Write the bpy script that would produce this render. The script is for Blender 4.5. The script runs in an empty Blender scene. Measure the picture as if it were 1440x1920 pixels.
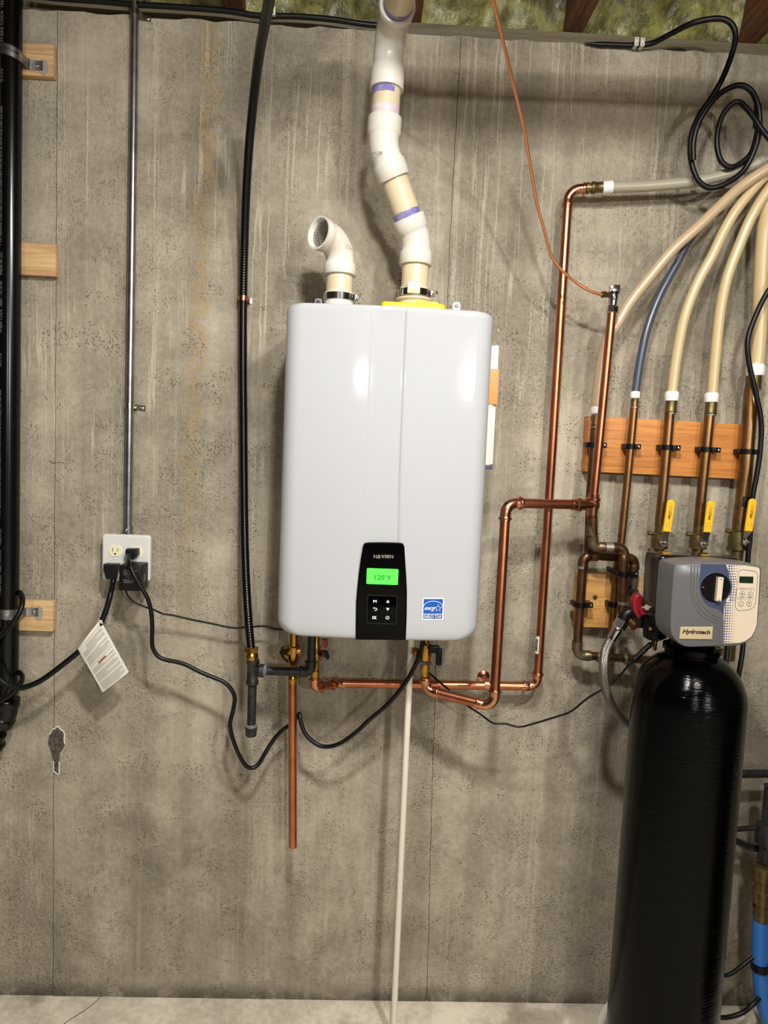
import bpy, bmesh, math, random
from mathutils import Vector as V, Matrix, noise as mnoise

# ---------------------------------------------------------------- camera, world, lights, exposure
SC = bpy.context.scene
COL = SC.collection
F, CD, CZ = 1340.0, 1.80, 1.44706            # focal length in pixels of the 1440x1920 frame, distance to the wall, height
YAW, PIT, ROL = 0.035144, 0.076774, 0.041144
_fw = V((math.sin(YAW) * math.cos(PIT), math.cos(YAW) * math.cos(PIT), -math.sin(PIT)))
_r0 = V((math.cos(YAW), -math.sin(YAW), 0)); _u0 = _r0.cross(_fw)
_r = math.cos(ROL) * _r0 + math.sin(ROL) * _u0
_u = -math.sin(ROL) * _r0 + math.cos(ROL) * _u0
CAM = V((0, -CD, CZ))
cd = bpy.data.cameras.new('camera'); cam = bpy.data.objects.new('camera', cd); COL.objects.link(cam)
cd.sensor_fit = 'VERTICAL'; cd.sensor_height = 36; cd.lens = F / 1920 * 36; cd.clip_start = .02
cam.matrix_world = Matrix(((_r.x, _u.x, -_fw.x, CAM.x), (_r.y, _u.y, -_fw.y, CAM.y), (_r.z, _u.z, -_fw.z, CAM.z), (0, 0, 0, 1)))
SC.camera = cam
SC.view_settings.view_transform = 'Standard'; SC.view_settings.look = 'None'
SC.view_settings.gamma = 1; SC.view_settings.use_curve_mapping = False
SC.view_settings.exposure = 0.06
W = bpy.data.worlds.new('world'); SC.world = W; W.use_nodes = True
W.node_tree.nodes['Background'].inputs[0].default_value = (1, .95, .88, 1)
W.node_tree.nodes['Background'].inputs[1].default_value = .02
def lamp(name, loc, power, radius, col):
    l = bpy.data.lights.new(name, 'POINT'); l.energy = power; l.shadow_soft_size = radius; l.color = col
    o = bpy.data.objects.new(name, l); o.location = loc; COL.objects.link(o)
def disk(name, loc, power, size, col):       # flush round ceiling light shining down
    l = bpy.data.lights.new(name, 'AREA'); l.shape = 'DISK'; l.size = size; l.energy = power; l.color = col
    o = bpy.data.objects.new(name, l); o.location = loc; COL.objects.link(o)
disk('ceiling_disk_near', (.08, -1.35, 2.40), 30, .12, (1, .985, .945))
lamp('ceiling_bulb_near', (.10, -1.42, 2.38), 24, .045, (1, .985, .945))
lamp('ceiling_bulb_side', (.62, -1.62, 2.38), 24, .045, (1, .985, .945))
disk('ceiling_disk_side', (.60, -1.60, 2.40), 20, .12, (1, .985, .945))
lamp('ceiling_bulb_far', (1.95, -5.6, 2.25), 250, .06, (1, .995, .965))
lamp('ceiling_bulb_hall', (-.30, -5.7, 2.2), 110, .06, (1, .99, .965))

# ---------------------------------------------------------------- helpers
Z = V((0, 0, 1)); X = V((1, 0, 0)); Y = V((0, 1, 0))
def P(px, py, y=0.0):
    """the point of the plane Y = y seen at a pixel of the 1440x1920 frame"""
    d = _fw + (px - 720) / F * _r - (py - 960) / F * _u
    return CAM + d * ((y + CD) / d.y)
def PP(l): return [P(*a) for a in l]
def K(y): return (CD + y) / F                # metres per pixel at depth y
def lin(c): return tuple(((x / 255) / 12.92 if x / 255 <= .04045 else ((x / 255 + .055) / 1.055) ** 2.4) for x in c)
WL = {}                                       # world location of every object

def bez(pts, n=8):
    """Catmull-Rom through the points"""
    out = []
    q = [pts[0] * 2 - pts[1]] + list(pts) + [pts[-1] * 2 - pts[-2]]
    for i in range(1, len(q) - 2):
        a, b, c, d = q[i - 1], q[i], q[i + 1], q[i + 2]
        for k in range(n):
            t = k / n
            out.append(.5 * (2 * b + (c - a) * t + (2 * a - 5 * b + 4 * c - d) * t * t + (3 * b - a - 3 * c + d) * t ** 3))
    out.append(pts[-1].copy())
    return out

def fillet(pts, R, n=8):
    out = [pts[0]]
    for i in range(1, len(pts) - 1):
        a, b, c = pts[i - 1], pts[i], pts[i + 1]
        d1 = (a - b).normalized(); d2 = (c - b).normalized()
        th = math.acos(max(-1, min(1, d1.dot(d2))))
        if abs(th - math.pi) < .01: out.append(b); continue
        t = min(R / math.tan(th / 2), (a - b).length * .49, (c - b).length * .49)
        rr = t * math.tan(th / 2)
        cen = b + (d1 + d2).normalized() * (rr / math.sin(th / 2))
        s = b + d1 * t - cen; e = b + d2 * t - cen
        om = math.acos(max(-1, min(1, s.normalized().dot(e.normalized()))))
        for k in range(n + 1):
            f = k / n
            out.append(cen + (s * math.sin((1 - f) * om) + e * math.sin(f * om)) / math.sin(om))
    out.append(pts[-1])
    return out

def frame(ax):
    ax = ax.normalized()
    h = Z if abs(ax.z) < .9 else X
    a = ax.cross(h).normalized(); b = ax.cross(a).normalized()
    return a, b

class MB:
    """collects shapes for one mesh"""
    def __init__(s): s.v = []; s.f = []; s.uv = []; s.sharp = 38
    def add(s, vs, fs, uvs=None):
        o = len(s.v); s.v += [V(p) for p in vs]
        for i, f in enumerate(fs):
            s.f.append([o + k for k in f]); s.uv.append(uvs[i] if uvs else None)
        return s
    def tube(s, path, r, seg=14, cap=True):
        n = len(path); rs = r if isinstance(r, (list, tuple)) else [r] * n
        tans = []
        for i in range(n):
            t = path[min(i + 1, n - 1)] - path[max(i - 1, 0)]
            tans.append(t.normalized() if t.length > 1e-9 else tans[-1])
        a, b = frame(tans[0]); vs = []; L = 0; Ls = []
        for i in range(n):
            if i:
                q = tans[i - 1].rotation_difference(tans[i]); a = q @ a; b = q @ b
                L += (path[i] - path[i - 1]).length
            Ls.append(L)
            for k in range(seg):
                w = 2 * math.pi * k / seg
                vs.append(path[i] + (a * math.cos(w) + b * math.sin(w)) * rs[i])
        fs = []; uv = []
        for i in range(n - 1):
            for k in range(seg):
                k2 = (k + 1) % seg
                fs.append((i * seg + k, (i + 1) * seg + k, (i + 1) * seg + k2, i * seg + k2))
                uv.append(((Ls[i], k / seg), (Ls[i + 1], k / seg), (Ls[i + 1], (k + 1) / seg), (Ls[i], (k + 1) / seg)))
        if cap:
            fs.append(tuple(range(seg))); uv.append(None)
            fs.append(tuple((n - 1) * seg + k for k in reversed(range(seg)))); uv.append(None)
        return s.add(vs, fs, uv)
    def lathe(s, o, ax, prof, seg=24, a0=None, cap=True):
        """prof: (distance along the axis, radius)"""
        ax = ax.normalized()
        a, b = frame(ax) if a0 is None else (a0, ax.cross(a0))
        vs = [o + ax * t + (a * math.cos(2 * math.pi * k / seg) + b * math.sin(2 * math.pi * k / seg)) * r for t, r in prof for k in range(seg)]
        n = len(prof); fs = []
        for i in range(n - 1):
            for k in range(seg):
                k2 = (k + 1) % seg
                fs.append((i * seg + k, i * seg + k2, (i + 1) * seg + k2, (i + 1) * seg + k))
        if cap:
            fs.append(tuple(reversed(range(seg)))); fs.append(tuple((n - 1) * seg + k for k in range(seg)))
        return s.add(vs, fs)
    def box(s, c, size, rot=None, bev=0, seg=2):
        bm = bmesh.new(); bmesh.ops.create_cube(bm, size=1)
        for v in bm.verts: v.co = V((v.co.x * size[0], v.co.y * size[1], v.co.z * size[2]))
        if bev: s.sharp = 26
        if bev: bmesh.ops.bevel(bm, geom=bm.edges[:], offset=bev, segments=seg, profile=.6, affect='EDGES')
        bm.verts.index_update()
        M = rot or Matrix.Identity(3)
        s.add([V(c) + M @ v.co for v in bm.verts], [[v.index for v in f.verts] for f in bm.faces]); bm.free()
        return s
    def prism(s, poly, thick, o=V((0, 0, 0)), u=X, v=Z, bev=0, n=None):
        """flat outline (u, v) extruded by thick against the normal n; bev rounds the front rim"""
        if n is None: n = u.cross(v)
        if sum(poly[i][0] * poly[(i + 1) % len(poly)][1] - poly[(i + 1) % len(poly)][0] * poly[i][1] for i in range(len(poly))) < 0: poly = poly[::-1]
        m = len(poly); lay = []
        def ring(off, d):
            if off:
                q = []
                for i in range(m):
                    a, b, c = poly[i - 1], poly[i], poly[(i + 1) % m]
                    e1 = V((b[0] - a[0], b[1] - a[1])); e2 = V((c[0] - b[0], c[1] - b[1]))
                    if e1.length < 1e-9 or e2.length < 1e-9: q.append(b); continue
                    n1 = V((-e1.y, e1.x)).normalized(); n2 = V((-e2.y, e2.x)).normalized(); w = (n1 + n2)
                    w = w / max(.35, w.dot(n1)) if w.length > 1e-6 else n1
                    q.append((b[0] + w.x * off, b[1] + w.y * off))
            else: q = poly
            return [o + u * a + v * b + n * d for a, b in q]
        if bev: s.sharp = 16
        lay.append(ring(0, -thick))
        if bev: lay += [ring(0, -bev), ring(bev * .3, -bev * .3), ring(bev, 0)]
        else: lay.append(ring(0, 0))
        fs = [tuple(reversed(range(m)))]
        for i in range(len(lay) - 1):
            for k in range(m):
                k2 = (k + 1) % m
                fs.append((i * m + k, i * m + k2, (i + 1) * m + k2, (i + 1) * m + k))
        fs.append(tuple((len(lay) - 1) * m + k for k in range(m)))
        return s.add([p for l in lay for p in l], fs)
    def strip(s, path, side, w, t):
        """a flat band along a path; side = width direction, t = thickness"""
        n = len(path); vs = []
        for i in range(n):
            tn = (path[min(i + 1, n - 1)] - path[max(i - 1, 0)]).normalized(); nn = tn.cross(side).normalized()
            for a, b in ((-1, -1), (1, -1), (1, 1), (-1, 1)): vs.append(path[i] + side * (a * w / 2) + nn * (b * t / 2))
        fs = [(0, 1, 2, 3), tuple(4 * (n - 1) + k for k in (3, 2, 1, 0))]
        for i in range(n - 1):
            for k in range(4):
                k2 = (k + 1) % 4; fs.append((4 * i + k, 4 * i + 4 + k, 4 * i + 4 + k2, 4 * i + k2))
        return s.add(vs, fs)
    def build(s, name, mat, parent=None, sharp=None, kind=None, label=None, base=False):
        if sharp is None: sharp = s.sharp
        lo = V([min(p[i] for p in s.v) for i in range(3)]); hi = V([max(p[i] for p in s.v) for i in range(3)])
        c = (lo + hi) / 2
        if base or parent is None: c.z = lo.z
        me = bpy.data.meshes.new(name)
        me.from_pydata([p - c for p in s.v], [], s.f)
        if any(s.uv):
            ul = me.uv_layers.new(name='UVMap'); k = 0
            for f, q in zip(s.f, s.uv):
                for i in range(len(f)):
                    ul.data[k].uv = q[i] if q else (0, 0); k += 1
        me.materials.append(mat)
        bm = bmesh.new(); bm.from_mesh(me); bmesh.ops.recalc_face_normals(bm, faces=bm.faces[:]); bm.to_mesh(me); bm.free()
        for p in me.polygons: p.use_smooth = sharp > 0
        if sharp > 0: me.set_sharp_from_angle(angle=math.radians(sharp))
        o = bpy.data.objects.new(name, me); COL.objects.link(o); o.location = c; WL[o.name] = c.copy()
        if parent: attach(o, parent)
        if kind: o['kind'] = kind
        if label: o['label'] = label
        return o

def attach(o, parent):
    o.parent = parent; o.matrix_parent_inverse = Matrix.Translation(-WL[parent.name])
def tag(o, label, cat, group=None):
    o['label'] = label; o['category'] = cat
    if group: o['group'] = group
    return o
def thing(name, label, cat, loc, group=None):
    o = bpy.data.objects.new(name, None); o.empty_display_size = .02; COL.objects.link(o); o.location = loc; WL[o.name] = V(loc)
    return tag(o, label, cat, group)
def one(name, mb, mat, label, cat, group=None, **k):
    return tag(mb.build(name, mat, **k), label, cat, group)

def cyl(a, b, r, seg=20): return MB().tube([a, b], r, seg)
def rrect(w, h, r, n=5, cx=0, cy=0):
    out = []
    for sx, sy, a in ((1, 1, 0), (-1, 1, 90), (-1, -1, 180), (1, -1, 270)):
        for k in range(n + 1):
            t = math.radians(a + 90 * k / n)
            out.append((cx + sx * (w / 2 - r) + r * math.cos(t), cy + sy * (h / 2 - r) + r * math.sin(t)))
    return out
def circ(r, n=24, cx=0, cy=0): return [(cx + r * math.cos(2 * math.pi * k / n), cy + r * math.sin(2 * math.pi * k / n)) for k in range(n)]

def text(s, o, u, v, mat, parent, h=None, w=None, ext=.00012, shear=0, bold=0, align='CENTER', name='lettering', space=1.0):
    cu = bpy.data.curves.new('t', 'FONT'); cu.body = s; cu.resolution_u = 3; cu.offset = bold; cu.shear = shear; cu.space_character = space
    ob = bpy.data.objects.new('t', cu); me = ob.to_mesh()
    vs = [x.co.copy() for x in me.vertices]; fs = [list(p.vertices) for p in me.polygons]
    ob.to_mesh_clear(); bpy.data.objects.remove(ob); bpy.data.curves.remove(cu)
    x0 = min(p.x for p in vs); x1 = max(p.x for p in vs); y0 = min(p.y for p in vs); y1 = max(p.y for p in vs)
    sy = h / (y1 - y0) if h else None; sx = w / (x1 - x0) if w else None
    sy = sy or sx; sx = sx or sy
    ox = {'CENTER': (x0 + x1) / 2, 'LEFT': x0, 'RIGHT': x1}[align]; oy = (y0 + y1) / 2
    n = u.cross(v)
    m = MB()
    m.add([o + u * ((p.x - ox) * sx) + v * ((p.y - oy) * sy) + n * ext for p in vs], fs)
    return m.build(name, mat, parent, sharp=0)

# ---------------------------------------------------------------- materials
class NT:
    def __init__(s, m): s.t = m.node_tree; s.n = s.t.nodes; s.l = s.t.links; s.b = s.n['Principled BSDF']
    def new(s, typ, ins=None, **kw):
        x = s.n.new('ShaderNode' + typ)
        for k, v in kw.items(): setattr(x, k, v)
        for k, v in (ins or {}).items(): s.put(x.inputs[k], v)
        return x
    def put(s, sock, v):
        if hasattr(v, 'default_value') and hasattr(v, 'is_linked'): s.l.new(v, sock)
        elif isinstance(v, (tuple, list)) and len(v) == 3 and sock.type == 'RGBA': sock.default_value = (*v, 1)
        else: sock.default_value = v
    def math(s, op, a, b=None, c=None):
        x = s.new('Math', operation=op); s.put(x.inputs[0], a)
        if b is not None: s.put(x.inputs[1], b)
        if c is not None: s.put(x.inputs[2], c)
        return x.outputs[0]
    def mapv(s, vec, scale=(1, 1, 1), loc=(0, 0, 0)):
        return s.new('Mapping', {'Vector': vec, 'Scale': scale, 'Location': loc}).outputs[0]
    def noise(s, vec, scale, detail=3, rough=.55, dist=0):
        return s.new('TexNoise', {'Vector': vec, 'Scale': scale, 'Detail': detail, 'Roughness': rough, 'Distortion': dist}).outputs[0]
    def step(s, x, a, b):
        return s.new('MapRange', {0: x, 1: a, 2: b, 3: 0.0, 4: 1.0}, interpolation_type='SMOOTHSTEP').outputs[0]
    def mix(s, f, a, b, mode='MIX'):
        x = s.new('Mix', data_type='RGBA', blend_type=mode); s.put(x.inputs[0], f); s.put(x.inputs[6], a); s.put(x.inputs[7], b)
        return x.outputs[2]
    def bump(s, h, strength=.3, dist=.002):
        s.l.new(s.new('Bump', {'Height': h, 'Strength': strength, 'Distance': dist}).outputs[0], s.b.inputs['Normal'])
    def pos(s): return s.new('NewGeometry').outputs['Position']

MATS = {}
def mat(name, col, rough=.5, metal=0, spec=.5, var=None, bump=None, coat=0, emit=None, trans=0, sss=0):
    """var = (scale, second colour, amount); bump = (scale, strength, metres)"""
    m = bpy.data.materials.new(name); m.use_nodes = True; t = NT(m); b = t.b
    b.inputs['Base Color'].default_value = (*lin(col), 1); b.inputs['Roughness'].default_value = rough
    b.inputs['Metallic'].default_value = metal; b.inputs['Specular IOR Level'].default_value = spec
    if coat: b.inputs['Coat Weight'].default_value = coat; b.inputs['Coat Roughness'].default_value = .06
    if trans: b.inputs['Transmission Weight'].default_value = trans
    if emit: b.inputs['Emission Color'].default_value = (*lin(emit[0]), 1); b.inputs['Emission Strength'].default_value = emit[1]
    if var:
        n = t.noise(t.pos(), var[0], 4, .6)
        f = t.math('MULTIPLY', t.step(n, .35, .68), var[2])
        t.l.new(t.mix(f, lin(col), lin(var[1])), b.inputs['Base Color'])
    if bump: t.bump(t.noise(t.pos(), bump[0], 3), bump[1], bump[2])
    MATS[name] = m
    return m

M_white = mat('white_enamel', (170, 171, 173), .06, spec=.3, bump=(300, .045, .0006))
M_gloss = mat('gloss_black', (2, 2, 3), .07, spec=.14)
M_blackpl = mat('black_plastic', (8, 8, 9), .38, spec=.25)
M_abs = mat('black_pipe_plastic', (5, 5, 6), .22, spec=.4)
M_rubber = mat('black_cable', (8, 8, 9), .4, spec=.3)
M_csst = mat('black_gas_jacket', (6, 6, 7), .28, spec=.35)
M_iron = mat('black_iron', (30, 28, 27), .42, .35, var=(60, (66, 66, 66), .5), bump=(300, .2, .0006))
M_sealant = mat('blue_grey_sealant', (120, 140, 150), .6, var=(90, (60, 60, 60), .8))
M_copper = mat('new_copper', (196, 124, 90), .3, 1, var=(14, (158, 96, 68), .7))
M_copperfit = mat('copper_fitting', (214, 152, 120), .2, 1, var=(40, (180, 118, 88), .6))
M_oldcu = mat('old_copper', (116, 84, 58), .36, .9, var=(30, (84, 62, 46), .8), bump=(200, .1, .0005))
M_midcu = mat('aged_copper', (150, 112, 72), .34, .95, var=(16, (112, 82, 54), .8))
M_capillary = mat('bright_copper_tube', (214, 142, 98), .38, .85)
M_solder = mat('solder', (150, 146, 132), .4, .8)
M_patina = mat('patina_fitting', (104, 80, 56), .42, .8, var=(50, (104, 124, 108), .55))
M_brass = mat('brass', (196, 152, 74), .26, 1, var=(50, (150, 108, 46), .5))
M_oldbrass = mat('dull_brass', (122, 104, 66), .42, .85, var=(40, (92, 80, 52), .8), bump=(240, .15, .0006))
M_chrome = mat('chrome', (205, 205, 205), .12, 1)
M_zinc = mat('galvanised_steel', (168, 168, 168), .3, .95, var=(30, (130, 130, 132), .8))
M_steel = mat('steel', (190, 188, 182), .22, 1)
M_pvc = mat('white_pvc', (212, 207, 197), .28, var=(24, (202, 195, 182), .6))
M_pvcpipe = mat('cream_pvc', (206, 191, 160), .3, var=(12, (196, 180, 148), .6))
M_purple = mat('purple_primer', (104, 98, 158), .3, var=(45, (150, 140, 178), .9))
M_deeppurple = mat('deep_purple_primer', (42, 34, 104), .3)
M_palepurple = mat('pale_primer', (196, 180, 188), .35, var=(50, (216, 204, 196), .8))
M_cond = mat('condensate_pvc', (214, 206, 188), .35)
M_green = mat('lcd_green', (60, 220, 60), .4, emit=((80, 255, 66), .95))
M_lcdink = mat('lcd_ink', (20, 110, 20), .6)
M_print = mat('white_print', (240, 240, 240), .5)
M_greyprint = mat('grey_print', (128, 124, 118), .5)
M_dimprint = mat('dim_print', (92, 92, 92), .6)
M_black = mat('black_print', (14, 14, 14), .6)
M_blue = mat('label_blue', (0, 76, 156), .35)
M_dkblue = mat('label_dark_blue', (2, 58, 122), .35)
M_yellow = mat('yellow_plastic', (242, 178, 20), .38)
M_yellowpl = mat('yellow_plate', (240, 196, 8), .4)
M_orange = mat('orange_paper', (226, 134, 70), .55)
M_paper = mat('paper', (206, 200, 188), .6)
M_navy = mat('navy_paper', (54, 58, 84), .5)
M_plate = mat('cover_plate', (206, 203, 198), .35)
M_ivory = mat('ivory_plastic', (222, 216, 182), .35)
M_redtag = mat('red_brown_print', (128, 62, 48), .6)
M_pexgrey = mat('grey_tube', (158, 152, 132), .3)
M_pextan = mat('tan_tube', (182, 158, 126), .26)
M_pexblue = mat('blue_grey_tube', (64, 70, 86), .28)
M_pexcream = mat('cream_tube', (196, 174, 130), .25)
M_ring = mat('white_ring', (226, 222, 218), .4)
M_red = mat('red_plastic', (128, 14, 28), .4)
M_bluehandle = mat('dark_blue_vinyl', (5, 8, 22), .35, spec=.2)
M_grey = mat('slate_plastic', (84, 84, 84), .28)
M_bluegrey = mat('blue_panel', (48, 56, 80), .4)
M_panelwhite = mat('cream_panel', (190, 175, 153), .4)
M_dotblue = mat('dot_blue', (62, 70, 110), .5)
M_lcddark = mat('dark_lcd', (14, 30, 12), .25)
M_nameplate = mat('gold_nameplate', (204, 188, 150), .3, .5)
M_waterblue = mat('blue_water_pipe', (38, 104, 176), .4)
M_clip = mat('clip_white', (206, 202, 190), .5)
M_scrap = mat('grey_scrap', (150, 142, 130), .7)
M_foil = mat('brown_foam_dark', (70, 60, 40), .7)
M_clear = mat('clear_pouch', (235, 235, 235), .12, trans=.95)
M_tape = mat('black_tape', (12, 12, 12), .3)
M_plug = mat('plug_black', (12, 12, 13), .45, spec=.3)
M_slot = mat('dark_slot', (30, 24, 18), .7)
M_backbox = mat('brown_black_box', (16, 12, 11), .14, spec=.5)
M_eff = mat('white_efflorescence', (205, 200, 188), .9, bump=(300, .5, .002))
M_darkgrime = mat('broken_concrete', (92, 84, 72), .95, var=(90, (56, 50, 42), .9), bump=(160, .8, .006))

def wood(name, a, b, grain='X', rough=.6, k=1):
    m = bpy.data.materials.new(name); m.use_nodes = True; t = NT(m); p = t.pos()
    sc = {'X': (1.2, 6, 26), 'Y': (26, 1, 26), 'Z': (26, 6, 1.2)}[grain]
    w = t.noise(t.mapv(p, sc), 3.2 * k, 5, .6, .6); fi = t.noise(t.mapv(p, tuple(q * 6 for q in sc)), 4 * k, 3)
    f = t.math('ADD', t.math('MULTIPLY', w, .75), t.math('MULTIPLY', fi, .25))
    t.l.new(t.mix(t.step(f, .36, .64), lin(a), lin(b)), t.b.inputs['Base Color']); t.b.inputs['Roughness'].default_value = rough
    t.bump(fi, .15, .001)
    return m
M_block = wood('pine_block', (208, 174, 126), (176, 136, 92))
M_board = wood('fir_board', (202, 134, 62), (164, 100, 44))
M_smallboard = wood('old_pine_board', (198, 148, 78), (150, 104, 52))
M_joist = wood('joist_wood', (118, 74, 46), (72, 44, 28), 'Y')
M_sill = wood('sill_wood', (112, 102, 78), (86, 78, 58))
M_subfloor = wood('subfloor_wood', (128, 96, 62), (96, 70, 44), 'Y')

def concrete_wall():
    m = bpy.data.materials.new('poured_concrete'); m.use_nodes = True; t = NT(m); p = t.pos()
    sep = t.new('SeparateXYZ', {0: p}); x, z = sep.outputs[0], sep.outputs[2]
    big = t.noise(t.mapv(p, (1, 1, .8)), 2.2, 3, .6); mid = t.noise(p, 9, 5, .65); fine = t.noise(p, 75, 6, .7); grit = t.noise(p, 260, 3, .7)
    f = t.math('ADD', t.math('ADD', t.math('MULTIPLY', big, .42), t.math('MULTIPLY', mid, .34)), t.math('ADD', t.math('MULTIPLY', fine, .26), t.math('MULTIPLY', grit, .20)))
    col = t.mix(t.step(f, .42, .80), lin((118, 110, 95)), lin((186, 176, 156)))
    # broad vertical form-board tone
    band = t.noise(t.mapv(p, (5.5, 1, .18)), 1.6, 3, .6)
    col = t.mix(t.math('MULTIPLY', t.step(band, .42, .66), .34), col, lin((112, 104, 90)))
    # pale lime drips running down
    wob = t.noise(t.mapv(p, (1.5, 1, 5)), 3, 3)
    wob2 = t.noise(t.mapv(p, (3, 1, 9)), 3, 3)
    xw = t.math('ADD', x, t.math('MULTIPLY', wob2, .010))
    cv = t.new('CombineXYZ', {0: t.math('MULTIPLY', xw, 20.0), 1: 3.0, 2: t.math('MULTIPLY', z, .35)}).outputs[0]
    dn = t.noise(cv, 1.25, 2, .5)
    line = t.math('SUBTRACT', 1.0, t.step(t.math('ABSOLUTE', t.math('SUBTRACT', dn, .5)), .002, .017))
    cv2 = t.new('CombineXYZ', {0: t.math('MULTIPLY', xw, 46.0), 1: 7.0, 2: t.math('MULTIPLY', z, .30)}).outputs[0]
    dn2 = t.noise(cv2, 1.4, 2, .5)
    line2 = t.math('SUBTRACT', 1.0, t.step(t.math('ABSOLUTE', t.math('SUBTRACT', dn2, .46)), .002, .015))
    lm = t.math('MULTIPLY', t.math('MAXIMUM', line, t.math('MULTIPLY', line2, .85)), t.math('MAXIMUM', t.step(t.noise(t.mapv(p, (4, 1, 2)), 1.7, 2), .36, .6), t.math('MULTIPLY', t.step(z, 1.75, 2.1), t.step(x, -.1, .4))))
    lm = t.math('MULTIPLY', lm, t.math('ADD', .35, t.math('MULTIPLY', t.step(z, .7, 1.6), .65)))
    col = t.mix(t.math('MULTIPLY', lm, .46), col, lin((204, 195, 174)))
    # rust-yellow run left of the gas line
    rx = t.math('ADD', t.math('SUBTRACT', x, P(385, 300).x), t.math('MULTIPLY', t.math('SUBTRACT', wob, .5), .10))
    rx = t.math('SUBTRACT', rx, t.math('MULTIPLY', t.math('SUBTRACT', z, 2.1), .03))
    rust = t.math('SUBTRACT', 1.0, t.step(t.math('ABSOLUTE', rx), .004, .030))
    rust = t.math('MULTIPLY', t.math('MULTIPLY', rust, t.step(z, .2, 2.0)), t.step(fine, .38, .62))
    col = t.mix(t.math('MULTIPLY', rust, .60), col, lin((158, 126, 66)))
    # small pits
    vor = t.new('TexVoronoi', {'Vector': p, 'Scale': 150.0}).outputs['Distance']
    pit = t.math('MULTIPLY', t.math('SUBTRACT', 1.0, t.step(vor, .12, .30)), t.step(t.noise(p, 12, 3), .50, .60))
    vor2 = t.new('TexVoronoi', {'Vector': p, 'Scale': 38.0}).outputs['Distance']
    pit2 = t.math('MULTIPLY', t.math('SUBTRACT', 1.0, t.step(vor2, .03, .11)), t.step(t.noise(p, 7, 3), .56, .66))
    pits = t.math('MULTIPLY', t.math('MAXIMUM', pit, pit2), t.math('SUBTRACT', 1.0, t.math('MULTIPLY', t.step(z, 1.7, 2.1), .6)))
    col = t.mix(t.math('MULTIPLY', pits, .42), col, lin((66, 60, 50)))
    # rough honeycombed patches
    rp = t.step(t.noise(p, 3.2, 4, .65), .42, .60)
    rn = t.noise(p, 150, 4, .7)
    col = t.mix(t.math('MULTIPLY', t.math('MULTIPLY', rp, t.step(rn, .50, .62)), .55), col, lin((92, 84, 70)))
    # grime along the foot of the wall
    ft = t.math('MULTIPLY', t.math('SUBTRACT', 1.0, t.step(z, .0, .06)), t.step(mid, .36, .52))
    col = t.mix(t.math('MULTIPLY', ft, .75), col, lin((62, 54, 44)))
    t.l.new(col, t.b.inputs['Base Color']); t.b.inputs['Roughness'].default_value = .88; t.b.inputs['Specular IOR Level'].default_value = .13
    h = t.math('ADD', t.math('MULTIPLY', fine, .5), t.math('MULTIPLY', t.math('MULTIPLY', rn, rp), 1.1))
    h = t.math('ADD', h, t.math('MULTIPLY', lm, .25)); h = t.math('SUBTRACT', h, t.math('MULTIPLY', pits, 1.2))
    t.bump(h, .8, .004)
    return m
M_wall = concrete_wall()
def concrete_floor():
    m = bpy.data.materials.new('floor_concrete'); m.use_nodes = True; t = NT(m); p = t.pos()
    mid = t.noise(p, 5, 5, .65); fine = t.noise(p, 60, 5, .7); st = t.noise(p, 3, 4, .6)
    col = t.mix(t.step(t.math('ADD', t.math('MULTIPLY', mid, .7), t.math('MULTIPLY', fine, .3)), .36, .64), lin((176, 166, 148)), lin((224, 214, 194)))
    col = t.mix(t.math('MULTIPLY', t.step(st, .58, .66), .5), col, lin((110, 100, 84)))
    t.l.new(col, t.b.inputs['Base Color']); t.b.inputs['Roughness'].default_value = .7
    t.bump(fine, .3, .002)
    return m
M_floor = concrete_floor()
def foam():
    m = bpy.data.materials.new('yellow_insulation'); m.use_nodes = True; t = NT(m); p = t.pos()
    n = t.noise(p, 24, 5, .65); w = t.noise(t.mapv(p, (1, 1, .4)), 60, 4, .6, 1.5)
    col = t.mix(t.step(n, .35, .65), lin((84, 82, 44)), lin((148, 144, 84)))
    t.l.new(col, t.b.inputs['Base Color']); t.b.inputs['Roughness'].default_value = .32
    t.bump(w, .6, .006)
    return m
M_foam = foam()
def braid():
    m = bpy.data.materials.new('braided_steel'); m.use_nodes = True; t = NT(m)
    uv = t.new('TexCoord').outputs['UV']; s = t.new('SeparateXYZ', {0: uv}); a, b = s.outputs[0], s.outputs[1]
    d1 = t.math('SINE', t.math('ADD', t.math('MULTIPLY', a, 1500.0), t.math('MULTIPLY', b, 75.4)))
    d2 = t.math('SINE', t.math('SUBTRACT', t.math('MULTIPLY', a, 1500.0), t.math('MULTIPLY', b, 75.4)))
    h = t.math('MULTIPLY', d1, d2)
    t.l.new(t.mix(t.step(h, -.7, .4), lin((34, 32, 30)), lin((170, 165, 156))), t.b.inputs['Base Color'])
    t.b.inputs['Metallic'].default_value = 1; t.b.inputs['Roughness'].default_value = .28
    t.bump(h, .6, .001)
    return m
M_braid = braid()
def tankmat():
    m = bpy.data.materials.new('wound_tank_black'); m.use_nodes = True; t = NT(m); p = t.pos()
    a = t.noise(t.mapv(p, (3, 3, 160)), 1.6, 4, .6, .4); b = t.noise(t.mapv(p, (40, 40, 40)), 2, 2)
    t.b.inputs['Base Color'].default_value = (*lin((2, 2, 2)), 1); t.b.inputs['Roughness'].default_value = .12; t.b.inputs['Specular IOR Level'].default_value = .13
    t.bump(t.math('ADD', a, t.math('MULTIPLY', b, .3)), .4, .002)
    return m
M_tank = tankmat()
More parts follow.
